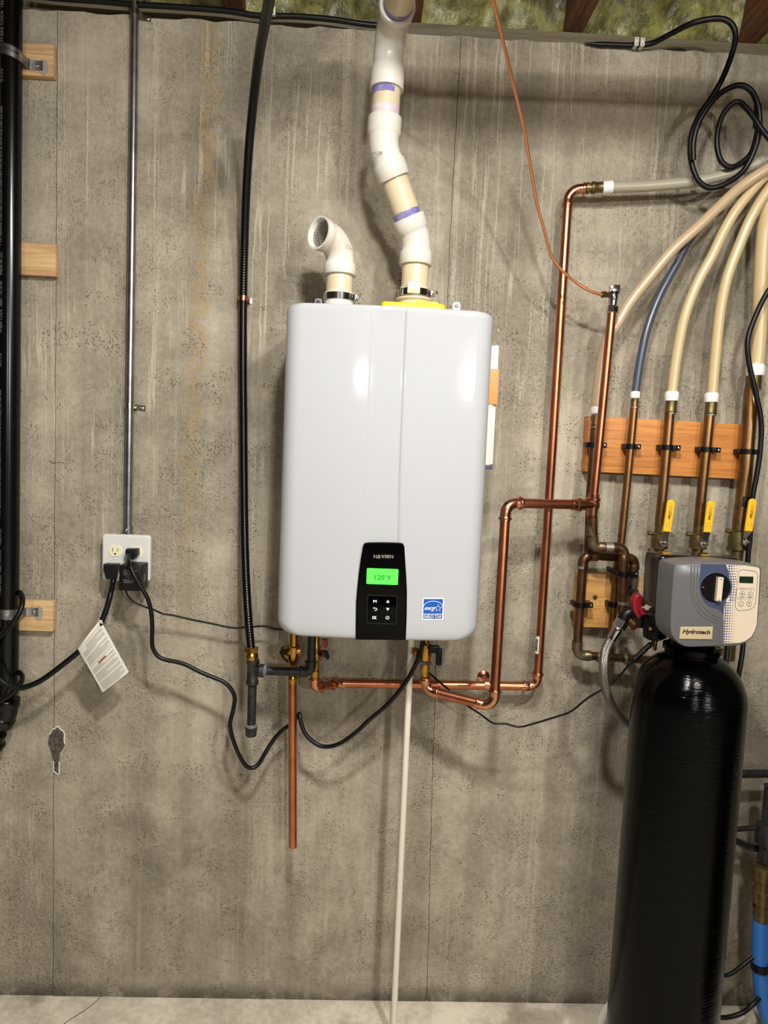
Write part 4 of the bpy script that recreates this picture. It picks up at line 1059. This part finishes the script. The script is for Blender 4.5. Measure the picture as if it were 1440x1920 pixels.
# lettering along the tan tube
def alongtext(s, pts, w, m, parent, h, off):
    for i in range(len(pts) - 1):
        pass
    a, b = pts
    u = (b - a).normalized(); n = V((0, -1, 0)); v = n.cross(u).normalized(); v = v if v.z > 0 else -v
    text(s, (a + b) / 2 + n * off, u, v, m, parent, w=(b - a).length * .96, h=h)
M_pexprint = mat('brown_print', (104, 78, 70), .6)
segs = [('3/4 SDR9', (1168, 622, -.07), (1189, 577, -.074)), ('100PSI 180F', (1192, 572, -.075), (1216, 540, -.08)), ('PEX 5006 F876', (1219, 536, -.082), (1243, 505, -.09)), ('CSA 2306', (1246, 501, -.09), (1274, 472, -.098))]
for s, a, b in segs: alongtext(s, (P(*a) + V((.004, 0, -.002)), P(*b) + V((.004, 0, -.002))), 0, M_pexprint, T1, k * 5, k * 9.2)
# grey hot tube
t = one('pex_line', MB().tube(bez(PP([(1146, 351.5, -.058), (1160, 351, -.058), (1224, 348, -.06), (1311, 339, -.07), (1384, 320, -.085), (1440, 298, -.1), (1500, 268, -.115), (1600, 215, -.13)]), 8), K(-.06) * 9.8, 16), M_pexgrey, 'grey water tube running sideways from the top copper elbow', 'water tube', sharp=180)
# clamps on the long board
clampthing(P(1111.5, 834, yP), k * 8.2, 'black clamp on the long board, holding the pipe of the tan tube', ear=.026)
clampthing(P(1182.5, 837, yP), k * 7.4, 'black clamp on the long board, holding the thin pipe of the blue-grey tube', ear=.018)
clampthing(P(1250.5, 839, yP), k * 9.2, 'black clamp on the long board, above the first yellow-handled valve', ear=.024)
clampthing(P(1324, 843, yP), k * 9.4, 'black clamp on the long board, above the second yellow-handled valve', ear=.026)
clampthing(P(1401, 847, yP), k * 13.2, 'black clamp on the long board, holding the thickest pipe beside the black cable', ear=.02)
# tape round the thick pipe
tp = P(1393.5, 940, yP); MB().lathe(tp - Z * .014, P(1396, 905, yP) - P(1386.5, 982, yP), [(0, k * 13.2), (.0005, k * 14.4), (.026, k * 14.4), (.0265, k * 13.2)], 24).build('black_tape', M_tape, T5)

def ball_valve(bx, y_top, y_body0, y_body1, y_bot, wt, wb, nut, g0, g1, lab, low):
    t = thing('ball_valve', lab, 'valve', P(bx, y_bot, yP), 'yellow-handled ball valves')
    k = K(yP); axp = P(bx, y_body1, yP); z = lambda py: P(bx, py, yP).z
    x = axp.x + .001
    MB().lathe(V((x, yP, z(y_bot + low))), Z, [(0, k * wt * .44), (z(y_bot) - z(y_bot + low), k * wt * .44), (z(y_body1 + 2) - z(y_bot + low), k * wt * .46), (z(y_body1) - z(y_bot + low), k * wb * .5), (z((y_body0 + y_body1) / 2) - z(y_bot + low), k * wb * .53), (z(y_body0) - z(y_bot + low), k * wb * .48), (z(y_body0 - 3) - z(y_bot + low), k * wt * .52), (z(y_top + 1) - z(y_bot + low), k * wt * .5), (z(y_top) - z(y_bot + low), k * wt * .4)], 24).build('body', M_oldbrass, t, sharp=40)
    MB().lathe(V((x - k * wb * .35, yP, z(y_body0 - 1))), -X, [(0, k * 3), (k * 6, k * 3), (k * 6.5, k * 4.4), (k * 12, k * 4.4), (k * 13, k * 3.4)], 12).build('drain_nub', M_oldbrass, t, sharp=40)
    st = P(*nut, yP - .034)
    MB().lathe(V((st.x, yP - .01, st.z)), -Y, [(0, k * 7.5), (.012, k * 7.5), (.013, k * 5), (.024, k * 5)], 20).build('stem', M_oldbrass, t, sharp=40)
    a = P(*nut, yP - .036); g = P(*g0, yP - .048); h = P(*g1, yP - .050)
    hw_ = k * 7.2
    arm = MB().prism(circ(k * 8, 20), .0022, a, X, Z)
    arm.strip([a + Z * .004 + V((.001, .0012, 0)), g.lerp(a, .5) + V((0, .003, 0)), g + Z * .006], (g - a).cross(-Y).normalized(), k * 13, .0022)
    arm.build('handle_arm', M_steel, t, sharp=40)
    hexnut(a + V((0, 0, 0)), -Y, k * 5.6, .005, 'nut', M_chrome, t)
    MB().lathe(a, -Y, [(0, k * 2.6), (.009, k * 2.6), (.0095, k * 2)], 12).build('stem_end', M_oldbrass, t)
    v = (h - g).normalized(); u = v.cross(Y).normalized(); u = u if u.x > 0 else -u; L = (h - g).length; n = u.cross(v)
    poly = [(-hw_, 0), (hw_, 0)] + [(hw_ * math.cos(b), L - hw_ + hw_ * math.sin(b)) for b in [math.pi * i / 12 for i in range(13)]]
    grip = MB().prism(poly, .006, g + n * .003, u, v, bev=.0018).build('grip', M_yellow, t)
    o = g + n * .0031
    text('PRO', o + v * (L * .52), v, -u, M_black, grip, w=L * .25, h=hw_ * .75, shear=.25, bold=.03)
    text('SO', o + v * (L * .73), v, -u, M_pexprint, grip, w=L * .16, h=hw_ * .75, shear=.25)
    text('ON', o + v * (L * .19) - u * (hw_ * .45), v, -u, M_pexprint, grip, w=L * .08, h=hw_ * .25)
    text('OFF', o + v * (L * .19) + u * (hw_ * .45), v, -u, M_pexprint, grip, w=L * .11, h=hw_ * .25)
    MB().tube([o + v * (L * .28) - u * (hw_ * .5), o + v * (L * .30), o + v * (L * .28) + u * (hw_ * .5)], .0003, 5).build('arrow', M_pexprint, grip)
    return t
ball_valve(1235, 983, 1001, 1028, 1040, 20, 31, (1245.5, 1017.5), (1250, 997), (1259, 937), 'first yellow-handled brass ball valve, nearest the looped pipes', 60)
ball_valve(1307.5, 985, 1003, 1028, 1040, 21, 32, (1320.5, 1019.5), (1326, 998), (1333.5, 939), 'second yellow-handled brass ball valve, middle of the three', 60)
ball_valve(1382, 977, 997, 1030, 1048, 25, 35, (1400, 1016), (1403, 996), (1412, 935), 'third yellow-handled brass ball valve beside the black cable', 190)

# ---------------------------------------------------------------- looped old copper
yo = -.10; ko = K(yo); ro = ko * 9
t = thing('old_copper_loop', 'tarnished copper loop dropping from the bright tee, with a black clamp', 'copper pipe', P(1168, 1150, yo))
a0 = q4 + V((0, .004, -.004)); a1 = P(1112, 1025.5, -.115); a2 = P(1170.5, 1027, -.115); a3 = P(1167, 1150, -.115); a4 = P(1192, 1175, -.15)
pipe(t, a0, a1, ro, M_oldcu, tb=.014); elbow(t, a0, a1, a2, ro, .014, M_patina, 'sweat', 1.1)
pipe(t, a1, a2, ro * .9, M_oldcu, ta=.014, tb=.018); coupling(t, a1.lerp(a2, .38), a1.lerp(a2, .62), ro, M_solder, 'sweat')
elbow(t, a1, a2, a3, ro, .018, M_oldcu, 'sweat', 1.1); pipe(t, a2, a3, ro, M_oldcu, ta=.018, tb=.012); elbow(t, a2, a3, a4, ro, .014, M_oldcu, 'sweat', 1.0); pipe(t, a3, a4, ro, M_oldcu, ta=.012)
coupling(t, P(1168, 1134, -.115), P(1168.5, 1128, -.115), ro, M_solder, 'sweat', 'solder_ring')
coupling(t, P(1109, 985, -.115), P(1109.5, 1003, -.115), ro * 1.0, M_patina, 'sweat')
yl = -.07; kl = K(yl); rl = kl * 9
t = thing('old_copper_return', 'tarnished copper pipe looping down past the small board and along the wall', 'copper pipe', P(1082, 1230, yl))
b0 = P(1189, 1092, yl); b1 = P(1189, 1047, yl); b2 = P(1094, 1041, yl); b3 = P(1081, 1228, yl); b4 = P(1222, 1238, yl)
pipe(t, b0, b1, rl * .85, M_oldcu, tb=.016); elbow(t, b0, b1, b2, rl * .95, .016, M_oldcu, 'sweat', 1.2); pipe(t, b1, b2, rl * .9, M_oldcu, ta=.016, tb=.02)
elbow(t, b1, b2, b3, rl, .02, M_oldcu, 'sweat', 1.3); pipe(t, b2, b3, rl * .98, M_oldcu, ta=.02, tb=.02); elbow(t, b2, b3, b4, rl, .02, M_patina, 'sweat', 1.3); pipe(t, b3, b4, rl * .9, M_oldcu, ta=.02)
coupling(t, P(1119, 1232, yl), P(1126, 1232, yl), rl * .95, M_solder, 'sweat', 'solder_ring'); coupling(t, P(1169, 1235, yl), P(1174, 1235, yl), rl * .95, M_solder, 'sweat', 'solder_ring')
coupling(t, P(1091.5, 1061, yl), P(1091.2, 1066, yl), rl, M_solder, 'sweat', 'solder_ring')
coupling(t, P(1188, 1084, yl), P(1187, 1100, yl), rl * .9, M_solder, 'sweat')
hexnut(P(1184, 1104, yl), P(1196, 1122, -.12) - P(1184, 1104, yl), rl * 1.1, .024, 'union_nut', M_iron, t)
pipe(t, P(1187, 1109, yl - .008), P(1204, 1130, -.18), rl * .8, M_iron, 'union_pipe')
clampthing(P(1088.5, 1134, yl), rl * 1.0, 'black clamp on the small board, around the outer copper loop', ear=.022)
clampthing(P(1151, 1133, yP), K(yP) * 7.4, 'black clamp on the small board, around the straight thin pipe', ear=.014)
clampthing(P(1170, 1076, -.115), ro, 'upper black clamp joining two old copper pipes above the small board', ear=.026)

# ---------------------------------------------------------------- cables
t = thing('coiled_cable', 'black cable clipped to the sill and coiled in loops on the wall', 'cable', P(1326, 352, -.12))
ca = [(1096, 81, -.0078), (1115, 82.5, -.0078), (1145, 84, -.0078), (1185, 85, -.010), (1221, 81.5, -.022), (1253, 66, -.05), (1297, 44, -.09), (1341, 35, -.11), (1367, 41, -.12), (1379, 64, -.12), (1373, 99, -.12), (1355, 146, -.12), (1335, 181, -.115), (1311, 216, -.11), (1296, 257, -.105), (1295, 297, -.10), (1306, 333, -.10), (1326, 351, -.10), (1355, 347, -.105), (1393, 321, -.11), (1416, 277, -.12), (1424, 235, -.125), (1421, 198, -.13), (1408, 170, -.13), (1385, 160, -.13), (1355, 172, -.13), (1330, 197, -.13), (1309, 232, -.125), (1300, 268, -.12), (1300, 300, -.115)]
cp = bez(PP(ca), 8); MB().tube(cp, [K(-.1) * 5.0 * min(1, .15 + i / 14) for i in range(len(cp))], 12).build('strand', M_rubber, t)
cb = [(1421, 200, -.115), (1421, 220, -.112), (1419, 251, -.11), (1408, 287, -.108), (1387, 307, -.106), (1367, 313, -.106), (1350, 298, -.106), (1344, 262, -.108), (1352, 222, -.11), (1370, 197, -.115), (1387, 192, -.12), (1408, 213, -.13), (1428, 242, -.14), (1452, 275, -.15), (1480, 340, -.15), (1485, 430, -.14), (1462, 520, -.12), (1440, 546, -.11), (1417, 592, -.10), (1402, 638, -.10), (1405, 683, -.10), (1416, 732, -.10), (1427, 790, -.10), (1425, 848, -.10), (1418, 895, -.10), (1411, 935, -.10), (1406, 1011, -.10), (1402, 1049, -.10), (1398, 1130, -.10), (1393, 1212, -.11), (1386, 1259, -.12), (1378, 1300, -.12)]
MB().tube(bez(PP(cb), 8), K(-.1) * 4.8, 12).build('strand', M_rubber, t)
MB().tube(PP([(1421, 196, -.115), (1419, 240, -.111)]), K(-.1) * 7, 12).build('sleeve', M_tape, t)
def clip(px, py, lab):
    p = P(px, py, -.012)
    t = thing('cable_clip', lab, 'cable clip', p, 'cable clips on the sill')
    MB().box(p + V((0, -.015, 0)), (.010, .005, .019), bev=.001).build('strap', M_clip, t)
    for s in (-1, 1): MB().box(p + V((0, -.006, s * .007)), (.008, .016, .003), bev=.0006).build('leg', M_clip, t); screw(t, p + V((0, -.0178, s * .0055)), -Y, .0014, M_slot)
clip(1189, 85, 'left one of two white cable clips beside the coiled cable'); clip(1200, 86, 'right one of two white cable clips beside the coiled cable'); clip(514, 28, 'single white cable clip beside the black gas hose on the sill')
cl = [(60, -8, -.014), (110, -3, -.016), (180, 2, -.018), (250, 8, -.018), (330, 13, -.017), (420, 20, -.016), (480, 29, -.015), (513, 30, -.015), (560, 31, -.015), (620, 36, -.015), (680, 45, -.014), (720, 48, -.010), (760, 47, .006)]
one('sill_cable', MB().tube(bez(PP(cl), 8), K(-.016) * 5, 10), M_rubber, 'black cable running along the sill behind the gas hose and vent pipe', 'cable')
# ---------------------------------------------------------------- water softener
ty = -.330
tA, tB = P(1291, 1300, ty), P(1241, 1905, ty)
tx = tA.x; k = K(ty)
RT = k * 104.5
zs = P(1291, 1312, ty).z; zn = P(1294, 1226, ty).z
lean = (tB.x - tA.x) / (tB.z - tA.z)
base = V((tx + lean * (0 - tA.z), ty, 0)); top = V((tx + lean * (zn - tA.z), ty, zn)); tax = (top - base).normalized()
soft = thing('water_softener', 'tall glossy black water softener tank with grey control head in front of the pipes', 'water softener', base)
H = (zs - 0); prof = [(.0, RT * .9), (.004, RT * .97), (.02, RT)]
for i in range(1, 40): prof.append((.02 + (H - .02) * i / 40, RT))
hd_ = zn - zs
for i in range(17):
    a = math.pi / 2 * i / 16 * .93
    prof.append((H + hd_ * 1.08 * math.sin(a), max(.05, RT * math.cos(a) ** .86)))
prof = [(a, b) for a, b in prof if a <= zn + .002]
MB().lathe(base, tax, prof, 64).build('tank', M_tank, soft, sharp=60)
MB().lathe(top - tax * .004, tax, [(0, k * 46), (.004, k * 50), (.007, k * 50), (.008, k * 46), (.012, k * 46), (.013, k * 54), (.022, k * 54), (.024, k * 44), (.045, k * 42)], 48).build('neck_collar', M_gloss, soft, sharp=40)
# head: local axes u right, d to the front, v up
hf = .114; O = V((tx + .001, ty, 0)); yF = ty - hf
cTLh, cTRh, cBRh = P(1262, 1056, yF), P(1427, 1062, yF), P(1420, 1213, yF)
hu0, hu1 = P(1258, 1130, yF).x, P(1425, 1130, yF).x; hv1 = P(1345, 1059, yF).z; hv0 = P(1340, 1213, yF).z
def F8(x, y):
    """from the head crop (5.76 px per photo px, origin 1190, 1020) to the front plane"""
    p = P(1190 + x / 5.76, 1020 + y / 5.76, yF); return (p.x, p.z)
outl = [(395, 640), (405, 500), (415, 380), (425, 270), (440, 228), (480, 212), (600, 200), (800, 192), (1000, 198), (1200, 215), (1330, 232), (1365, 242), (1378, 262), (1376, 320), (1362, 560), (1345, 800), (1330, 900), (1310, 960), (1270, 1020), (1210, 1070), (1130, 1100), (1000, 1108), (800, 1112), (600, 1117), (540, 1110), (490, 1085), (430, 1030), (395, 970), (385, 900), (388, 780)]
poly = [F8(*q) for q in outl]
cxh = sum(p[0] for p in poly) / len(poly); czh = sum(p[1] for p in poly) / len(poly)
MB().prism(poly, .072, V((0, yF, 0)), X, Z, bev=.004).build('front_housing', M_grey, soft, sharp=40)
fh = [o for o in soft.children if o.name.startswith('front_housing')][0]
xs0 = min(p[0] for p in poly) + .002; xs1 = max(p[0] for p in poly) - .006; zs1 = max(p[1] for p in poly) + .001; zs0 = P(1230, 1142, yF + .09).z
MB().box(((xs0 + xs1) / 2, yF + .072 + .04, (zs0 + zs1) / 2), (xs1 - xs0, .08, zs1 - zs0), bev=.012, seg=4).build('rear_cover', M_backbox, soft, sharp=40)
screw(fh, V((poly[0][0] + .001, yF + .06, P(1234, 1099, yF + .06).z)), -X, .003)
# printed panel
ypn = yF - .0004
wp_ = [(985, 222), (1200, 232), (1320, 250), (1345, 262), (1350, 300), (1335, 600), (1318, 860), (1300, 930), (1260, 1000), (1200, 1045), (1130, 1068), (955, 1072), (960, 900), (960, 760), (960, 720), (985, 600), (1010, 420)]
MB().prism([F8(*q) for q in wp_], .001, V((0, ypn, 0)), X, Z).build('white_panel', M_panelwhite, fh)
bp_ = [(712, 216), (985, 222), (1015, 300), (1030, 420), (1010, 560), (965, 660), (960, 760), (920, 715), (870, 695), (800, 675), (745, 620), (712, 560), (698, 480), (700, 380)]
MB().prism([F8(*q) for q in bp_], .0011, V((0, ypn - .0001, 0)), X, Z).build('blue_panel', M_bluegrey, fh)
m = MB(); n = 0
for r in range(30):
    yy = 238 + r * 28.2
    xb = 1022 if yy < 300 else (1030 if yy < 620 else 985 - (yy - 640) * .05)
    if 340 < yy < 620: xb = 1050 - abs(yy - 450) * .12
    for c in range(5):
        x = xb + c * 25 - 2; s = (11.5, 9.5, 7.5, 5.5, 3.6)[c]
        if x > 1095 and 290 < yy < 720: continue
        q = F8(x, yy); m.add([V((q[0] + s * .000179 * math.cos(a), ypn - .0004, q[1] + s * .000179 * math.sin(a))) for a in [2 * math.pi * i / 8 for i in range(8)]], [tuple(range(8))])
m.build('dot_pattern', M_dotblue, fh, kind='stuff', sharp=0)
# round window and knob
wc = F8(870, 470); wr = abs(F8(1020, 470)[0] - F8(700, 470)[0]) / 2
ring = MB(); seg = 40
M_win = mat('window_dark', (10, 9, 9), .15)
MB().prism(circ(wr * 1.08, 40), .002, V((wc[0] + .0015, ypn - .0006, wc[1])), X, Z, bev=.001).build('window_rim', M_bluegrey, fh)
w = MB().prism(circ(wr, 40), .003, V((wc[0], ypn - .0012, wc[1])), X, Z).build('round_window', M_win, fh)
kb = [F8(878, 352), F8(938, 356), F8(912, 612), F8(855, 608)]
kn = MB().prism(kb, .010, V((0, ypn - .0095, 0)), X, Z, bev=.0012).build('pointer_knob', M_panelwhite, w)
for q in ((906, 371), (884, 596)): p = F8(*q); MB().box((p[0], ypn - .0096, p[1]), (.0055, .0004, .001)).build('notch', M_black, kn)
p = F8(735, 465); text('IN', V((p[0], ypn - .0014, p[1])), X, Z, M_greyprint, w, h=.0028)
# display panel with keys
dp = [(1115, 320), (1125, 290), (1160, 275), (1290, 290), (1318, 310), (1325, 345), (1305, 630), (1285, 680), (1240, 708), (1120, 720), (1095, 700), (1085, 670), (1100, 500)]
dl = [V((F8(*q)[0], ypn - .0004, F8(*q)[1])) for q in dp]; MB().tube(dl + dl[:2], .0004, 6).build('key_outline', M_dimprint, fh)
lc = [F8(1130, 348), F8(1280, 352), F8(1276, 424), F8(1126, 418)]
MB().prism(lc, .0006, V((0, ypn - .0006, 0)), X, Z).build('display', M_lcddark, fh)
for (x, y, s, lb) in ((1160, 538, 'dot', 'SETTINGS'), (1246, 542, 'up', 'UP'), (1146, 642, 'check', 'SELECT'), (1234, 642, 'down', 'DOWN')):
    p = F8(x, y); yy = ypn - .0005; c = V((p[0], yy, p[1])); r = .0050
    b = MB().prism(circ(r, 20), .0005, c, X, Z).build('button', M_panelwhite, fh)
    cc = [c + V((r * math.cos(a), -.0002, r * math.sin(a))) for a in [2 * math.pi * i / 20 for i in range(22)]]; MB().tube(cc, .0004, 5).build('rim', M_dimprint, b)
    g = .0018
    o = c + V((0, -.0002, 0))
    if s == 'dot': MB().prism(circ(g * .9, 10), .0003, o, X, Z).build('symbol', M_black, b)
    elif s == 'up': MB().prism([(-g, -g * .8), (g, -g * .8), (0, g)], .0003, o, X, Z).build('symbol', M_black, b)
    elif s == 'down': MB().prism([(-g, g * .8), (g, g * .8), (0, -g)], .0003, o, X, Z).build('symbol', M_black, b)
    else: MB().tube([o + V((-g, 0, 0)), o + V((-g * .2, 0, -g)), o + V((g * 1.3, 0, g))], .0004, 5).build('symbol', M_black, b)
    q = F8(x + 4, y - 50); text(lb, V((q[0], yy, q[1])), X, Z, M_dimprint, fh, w=.0024 * len(lb) ** .7, h=.0021)
    bx_ = [V((a, yy, z)) for a, z in [(q[0] - .0072, q[1] - .002), (q[0] - .0072, q[1] + .0026), (q[0] + .0072, q[1] + .0026), (q[0] + .0072, q[1] - .002)]]
    MB().tube(bx_, .00022, 4).build('key_tab', M_dimprint, fh)
# three raised ridges sweeping across the housing
rid = [(632, 212), (625, 400), (622, 520), (640, 600), (690, 690), (760, 760), (820, 795), (880, 815), (905, 850), (900, 920), (890, 1108)]
for i, dx in enumerate((-18, 15, 50)):
    pts = [V((F8(x + dx, y - (i - 1) * (22 if y > 600 else 0))[0], yF + .0004, F8(x + dx, y - (i - 1) * (22 if 600 < y < 900 else 0))[1])) for x, y in rid]
    MB().tube(bez(pts, 6), .0016, 8).build('ridge', M_grey, fh, sharp=180)
# nameplate
npl = [F8(490, 894), F8(843, 892), F8(832, 1028), F8(478, 1024)]
pl_ = MB().prism(npl, .003, V((0, yF - .0025, 0)), X, Z, bev=.0012).build('nameplate', M_nameplate, fh)
p = F8(660, 952); text('Hydrotech', V((p[0], yF - .0026, p[1])), V((1, 0, .0)), Z, M_black, pl_, w=abs(F8(812, 950)[0] - F8(512, 950)[0]), h=.0112, shear=.22, bold=.04)
# bypass behind the head
yb_ = -.245; kb_ = K(yb_)
MB().lathe(P(1252, 1165, yb_), P(1178, 1163, yb_) - P(1252, 1165, yb_), [(0, kb_ * 27), (kb_ * 30, kb_ * 27), (kb_ * 32, kb_ * 22), (kb_ * 44, kb_ * 20), (kb_ * 46, kb_ * 15), (kb_ * 58, kb_ * 14)], 24).build('bypass_valve', M_blackpl, soft, sharp=40)
MB().lathe(P(1228, 1150, yb_ - .02), P(1228, 1215, yb_ - .02) - P(1228, 1150, yb_ - .02), [(0, kb_ * 22), (kb_ * 45, kb_ * 22), (kb_ * 50, kb_ * 14)], 20).build('valve_base', M_blackpl, soft, sharp=40)
rk = [P(1187, 1128, yb_ - .03), P(1192, 1117, yb_ - .03), P(1201, 1114, yb_ - .03), P(1206, 1124, yb_ - .03), P(1203, 1140, yb_ - .03), P(1206, 1156, yb_ - .03), P(1198, 1160, yb_ - .03), P(1190, 1148, yb_ - .03)]
MB().prism([(p.x, p.z) for p in rk], .02, V((0, yb_ - .03, 0)), X, Z, bev=.003).build('bypass_handle', M_red, soft)
MB().lathe(P(1204, 1146, yb_ - .032), -Y, [(0, .008), (.006, .007)], 16).build('bypass_knob', M_red, soft)
screw(soft, P(1221, 1178, yb_ - .045), -Y, .006, M_brass)
MB().lathe(P(1229, 1200, yb_ - .02), P(1227, 1222, yb_ - .02) - P(1229, 1200, yb_ - .02), [(0, kb_ * 5), (kb_ * 3, kb_ * 5), (kb_ * 4, kb_ * 3.4), (kb_ * 8, kb_ * 4.2), (kb_ * 12, kb_ * 3.4), (kb_ * 16, kb_ * 4.2), (kb_ * 20, kb_ * 3)], 16).build('brass_spigot', M_brass, soft)

# braided hose
t = thing('braided_hose', 'braided stainless steel hose curving from the softener bypass behind the black tank', 'hose', P(1183, 1358, -.2))
yb2 = -.245
MB().tube(bez(PP([(1192, 1152, yb2), (1182, 1148, yb2), (1173, 1153, yb2), (1166, 1165, yb2)]), 6), kb_ * 11, 18).build('elbow', M_blackpl, t)
a, b = P(1168, 1162, yb2), P(1157, 1181, yb2)
hexnut(a, b - a, kb_ * 13, (b - a).length * .8, 'nut', M_steel, t)
a, b = P(1160, 1177, yb2), P(1146, 1199, yb2); L = (b - a).length
MB().lathe(a, b - a, [(0, kb_ * 9), (L * .1, kb_ * 10.5), (L * .3, kb_ * 10.5), (L * .35, kb_ * 9.6), (L, kb_ * 9.6)], 24).build('ferrule', M_chrome, t, sharp=40)
MB().tube(bez(PP([(1149, 1195, yb2), (1142, 1206, yb2), (1135, 1224, yb2), (1132, 1252, yb2), (1135, 1288, yb2 + .005), (1147, 1322, yb2 + .02), (1166, 1347, yb2 + .04), (1186, 1360, yb2 + .06), (1215, 1366, yb2 + .08), (1260, 1360, yb2 + .1)]), 10), kb_ * 9, 24).build('braid', M_braid, t, sharp=180)
# white hose lying by the tank foot
wh = [V((P(1150, 1870, -.16).x, -.2, .10)), V((P(1140, 1880, -.18).x, -.205, .05)), V((P(1122, 1905, -.2).x, -.215, .016)), V((P(1110, 1920, -.22).x, -.26, .012)), V((P(1085, 1920, -.25).x, -.33, .012))]
wh = PP([(1158, 1872, -.15), (1146, 1885, -.152), (1132, 1902, -.155)]); e = wh[-1].copy()
wh += [V((e.x - .018, -.175, max(.012, e.z - .035))), V((e.x - .04, -.22, .012)), V((e.x - .06, -.30, .012))]
for p in wh: p.z = max(p.z, .012)
one('drain_hose', MB().tube(bez([wh[0] + V((.03, .0, .05))] + wh, 8), .011, 14), M_pvc, 'white hose on the floor beside the foot of the black tank', 'hose')

# ---------------------------------------------------------------- water main behind the tank
ym = -.11; km = K(ym)
t = thing('water_main', 'blue plastic water main with brass coupling and black pipes behind the softener', 'water pipe', P(1424, 1920, ym))
bp = PP([(1426, 1715, ym), (1424, 1760, ym), (1424, 1800, ym), (1427, 1850, ym), (1434, 1890, ym), (1444, 1920, ym)]); e = bp[-1]
bp += [V((e.x + .02, ym, max(.02, e.z - .04)))]
MB().tube(bez(bp, 8), km * 15, 20).build('blue_pipe', M_waterblue, t, sharp=180)
MB().lathe(P(1424.5, 1818, ym), Z, [(0, km * 15), (.0005, km * 17.5), (.020, km * 17.5), (.0205, km * 15)], 24).build('clamp_ring', M_blackpl, t)
MB().lathe(P(1427, 1724, ym), P(1432, 1610, ym) - P(1427, 1724, ym), [(0, km * 14), (.001, km * 16.5), (km * 26, km * 16.5), (km * 27, km * 13), (km * 36, km * 13), (km * 38, km * 19), (km * 62, km * 19), (km * 64, km * 15), (km * 84, km * 15), (km * 86, km * 20), (km * 110, km * 20), (km * 114, km * 14)], 24).build('brass_coupling', M_oldbrass, t, sharp=40)
MB().lathe(P(1434, 1612, ym), Z, [(0, km * 14), (km * 30, km * 14), (km * 34, km * 22), (km * 70, km * 22), (km * 76, km * 12), (km * 150, km * 12), (km * 152, km * 14)], 24).build('shutoff_valve', M_iron, t, sharp=40)
pipe(t, P(1350, 1452, ym + .02), P(1470, 1450, ym + .02), km * 8, M_iron, 'cross_pipe')
pipe(t, P(1345, 1558, ym), P(1416, 1552, ym), km * 5, M_iron, 'lever')
MB().tube(bez(PP([(1340, 1565, ym + .02), (1375, 1575, ym + .02), (1405, 1588, ym + .02), (1428, 1592, ym + .02)]), 5), km * 7, 12).build('lower_pipe', M_iron, t)
MB().tube(bez(PP([(1330, 1825, -.14), (1352, 1829, -.14), (1370, 1826, -.138), (1395, 1808, -.135), (1412, 1795, -.13)]), 6), km * 4, 10).build('bonding_wire', M_rubber, t)
MB().tube(bez(PP([(1330, 1905, -.13), (1360, 1908, -.13), (1390, 1900, -.13), (1410, 1885, -.13), (1425, 1870, -.12)]), 6), km * 4.5, 10).build('bonding_wire', M_rubber, t)
# tall dark tube beside the softener neck
one('drain_tube', MB().tube(bez(PP([(1372, 1180, -.16), (1364, 1215, -.17), (1360, 1260, -.18), (1355, 1330, -.18)]) + [V((P(1350, 1400, -.18).x, -.18, .5)), V((P(1345, 1400, -.18).x, -.18, 0.01))], 5), K(-.17) * 4.5, 10), M_rubber, 'short black tube dropping behind the softener neck', 'tube')

# ---------------------------------------------------------------- unseen brine tank, added out of frame to shade the wall beside the softener
bc = V((1.24, -.60, 0))
t = thing('unseen_brine_tank', 'unseen black brine tank added beyond the blue water main to shade the wall', 'brine tank', bc)
MB().lathe(bc, Z, [(0, .175), (.01, .185), (.90, .19), (.91, .195), (.93, .195), (.935, .185)], 48).build('body', M_blackpl, t)
MB().lathe(bc + Z * .93, Z, [(0, .20), (.03, .20), (.045, .19), (.055, .12), (.057, .05)], 48).build('lid', M_blackpl, t)
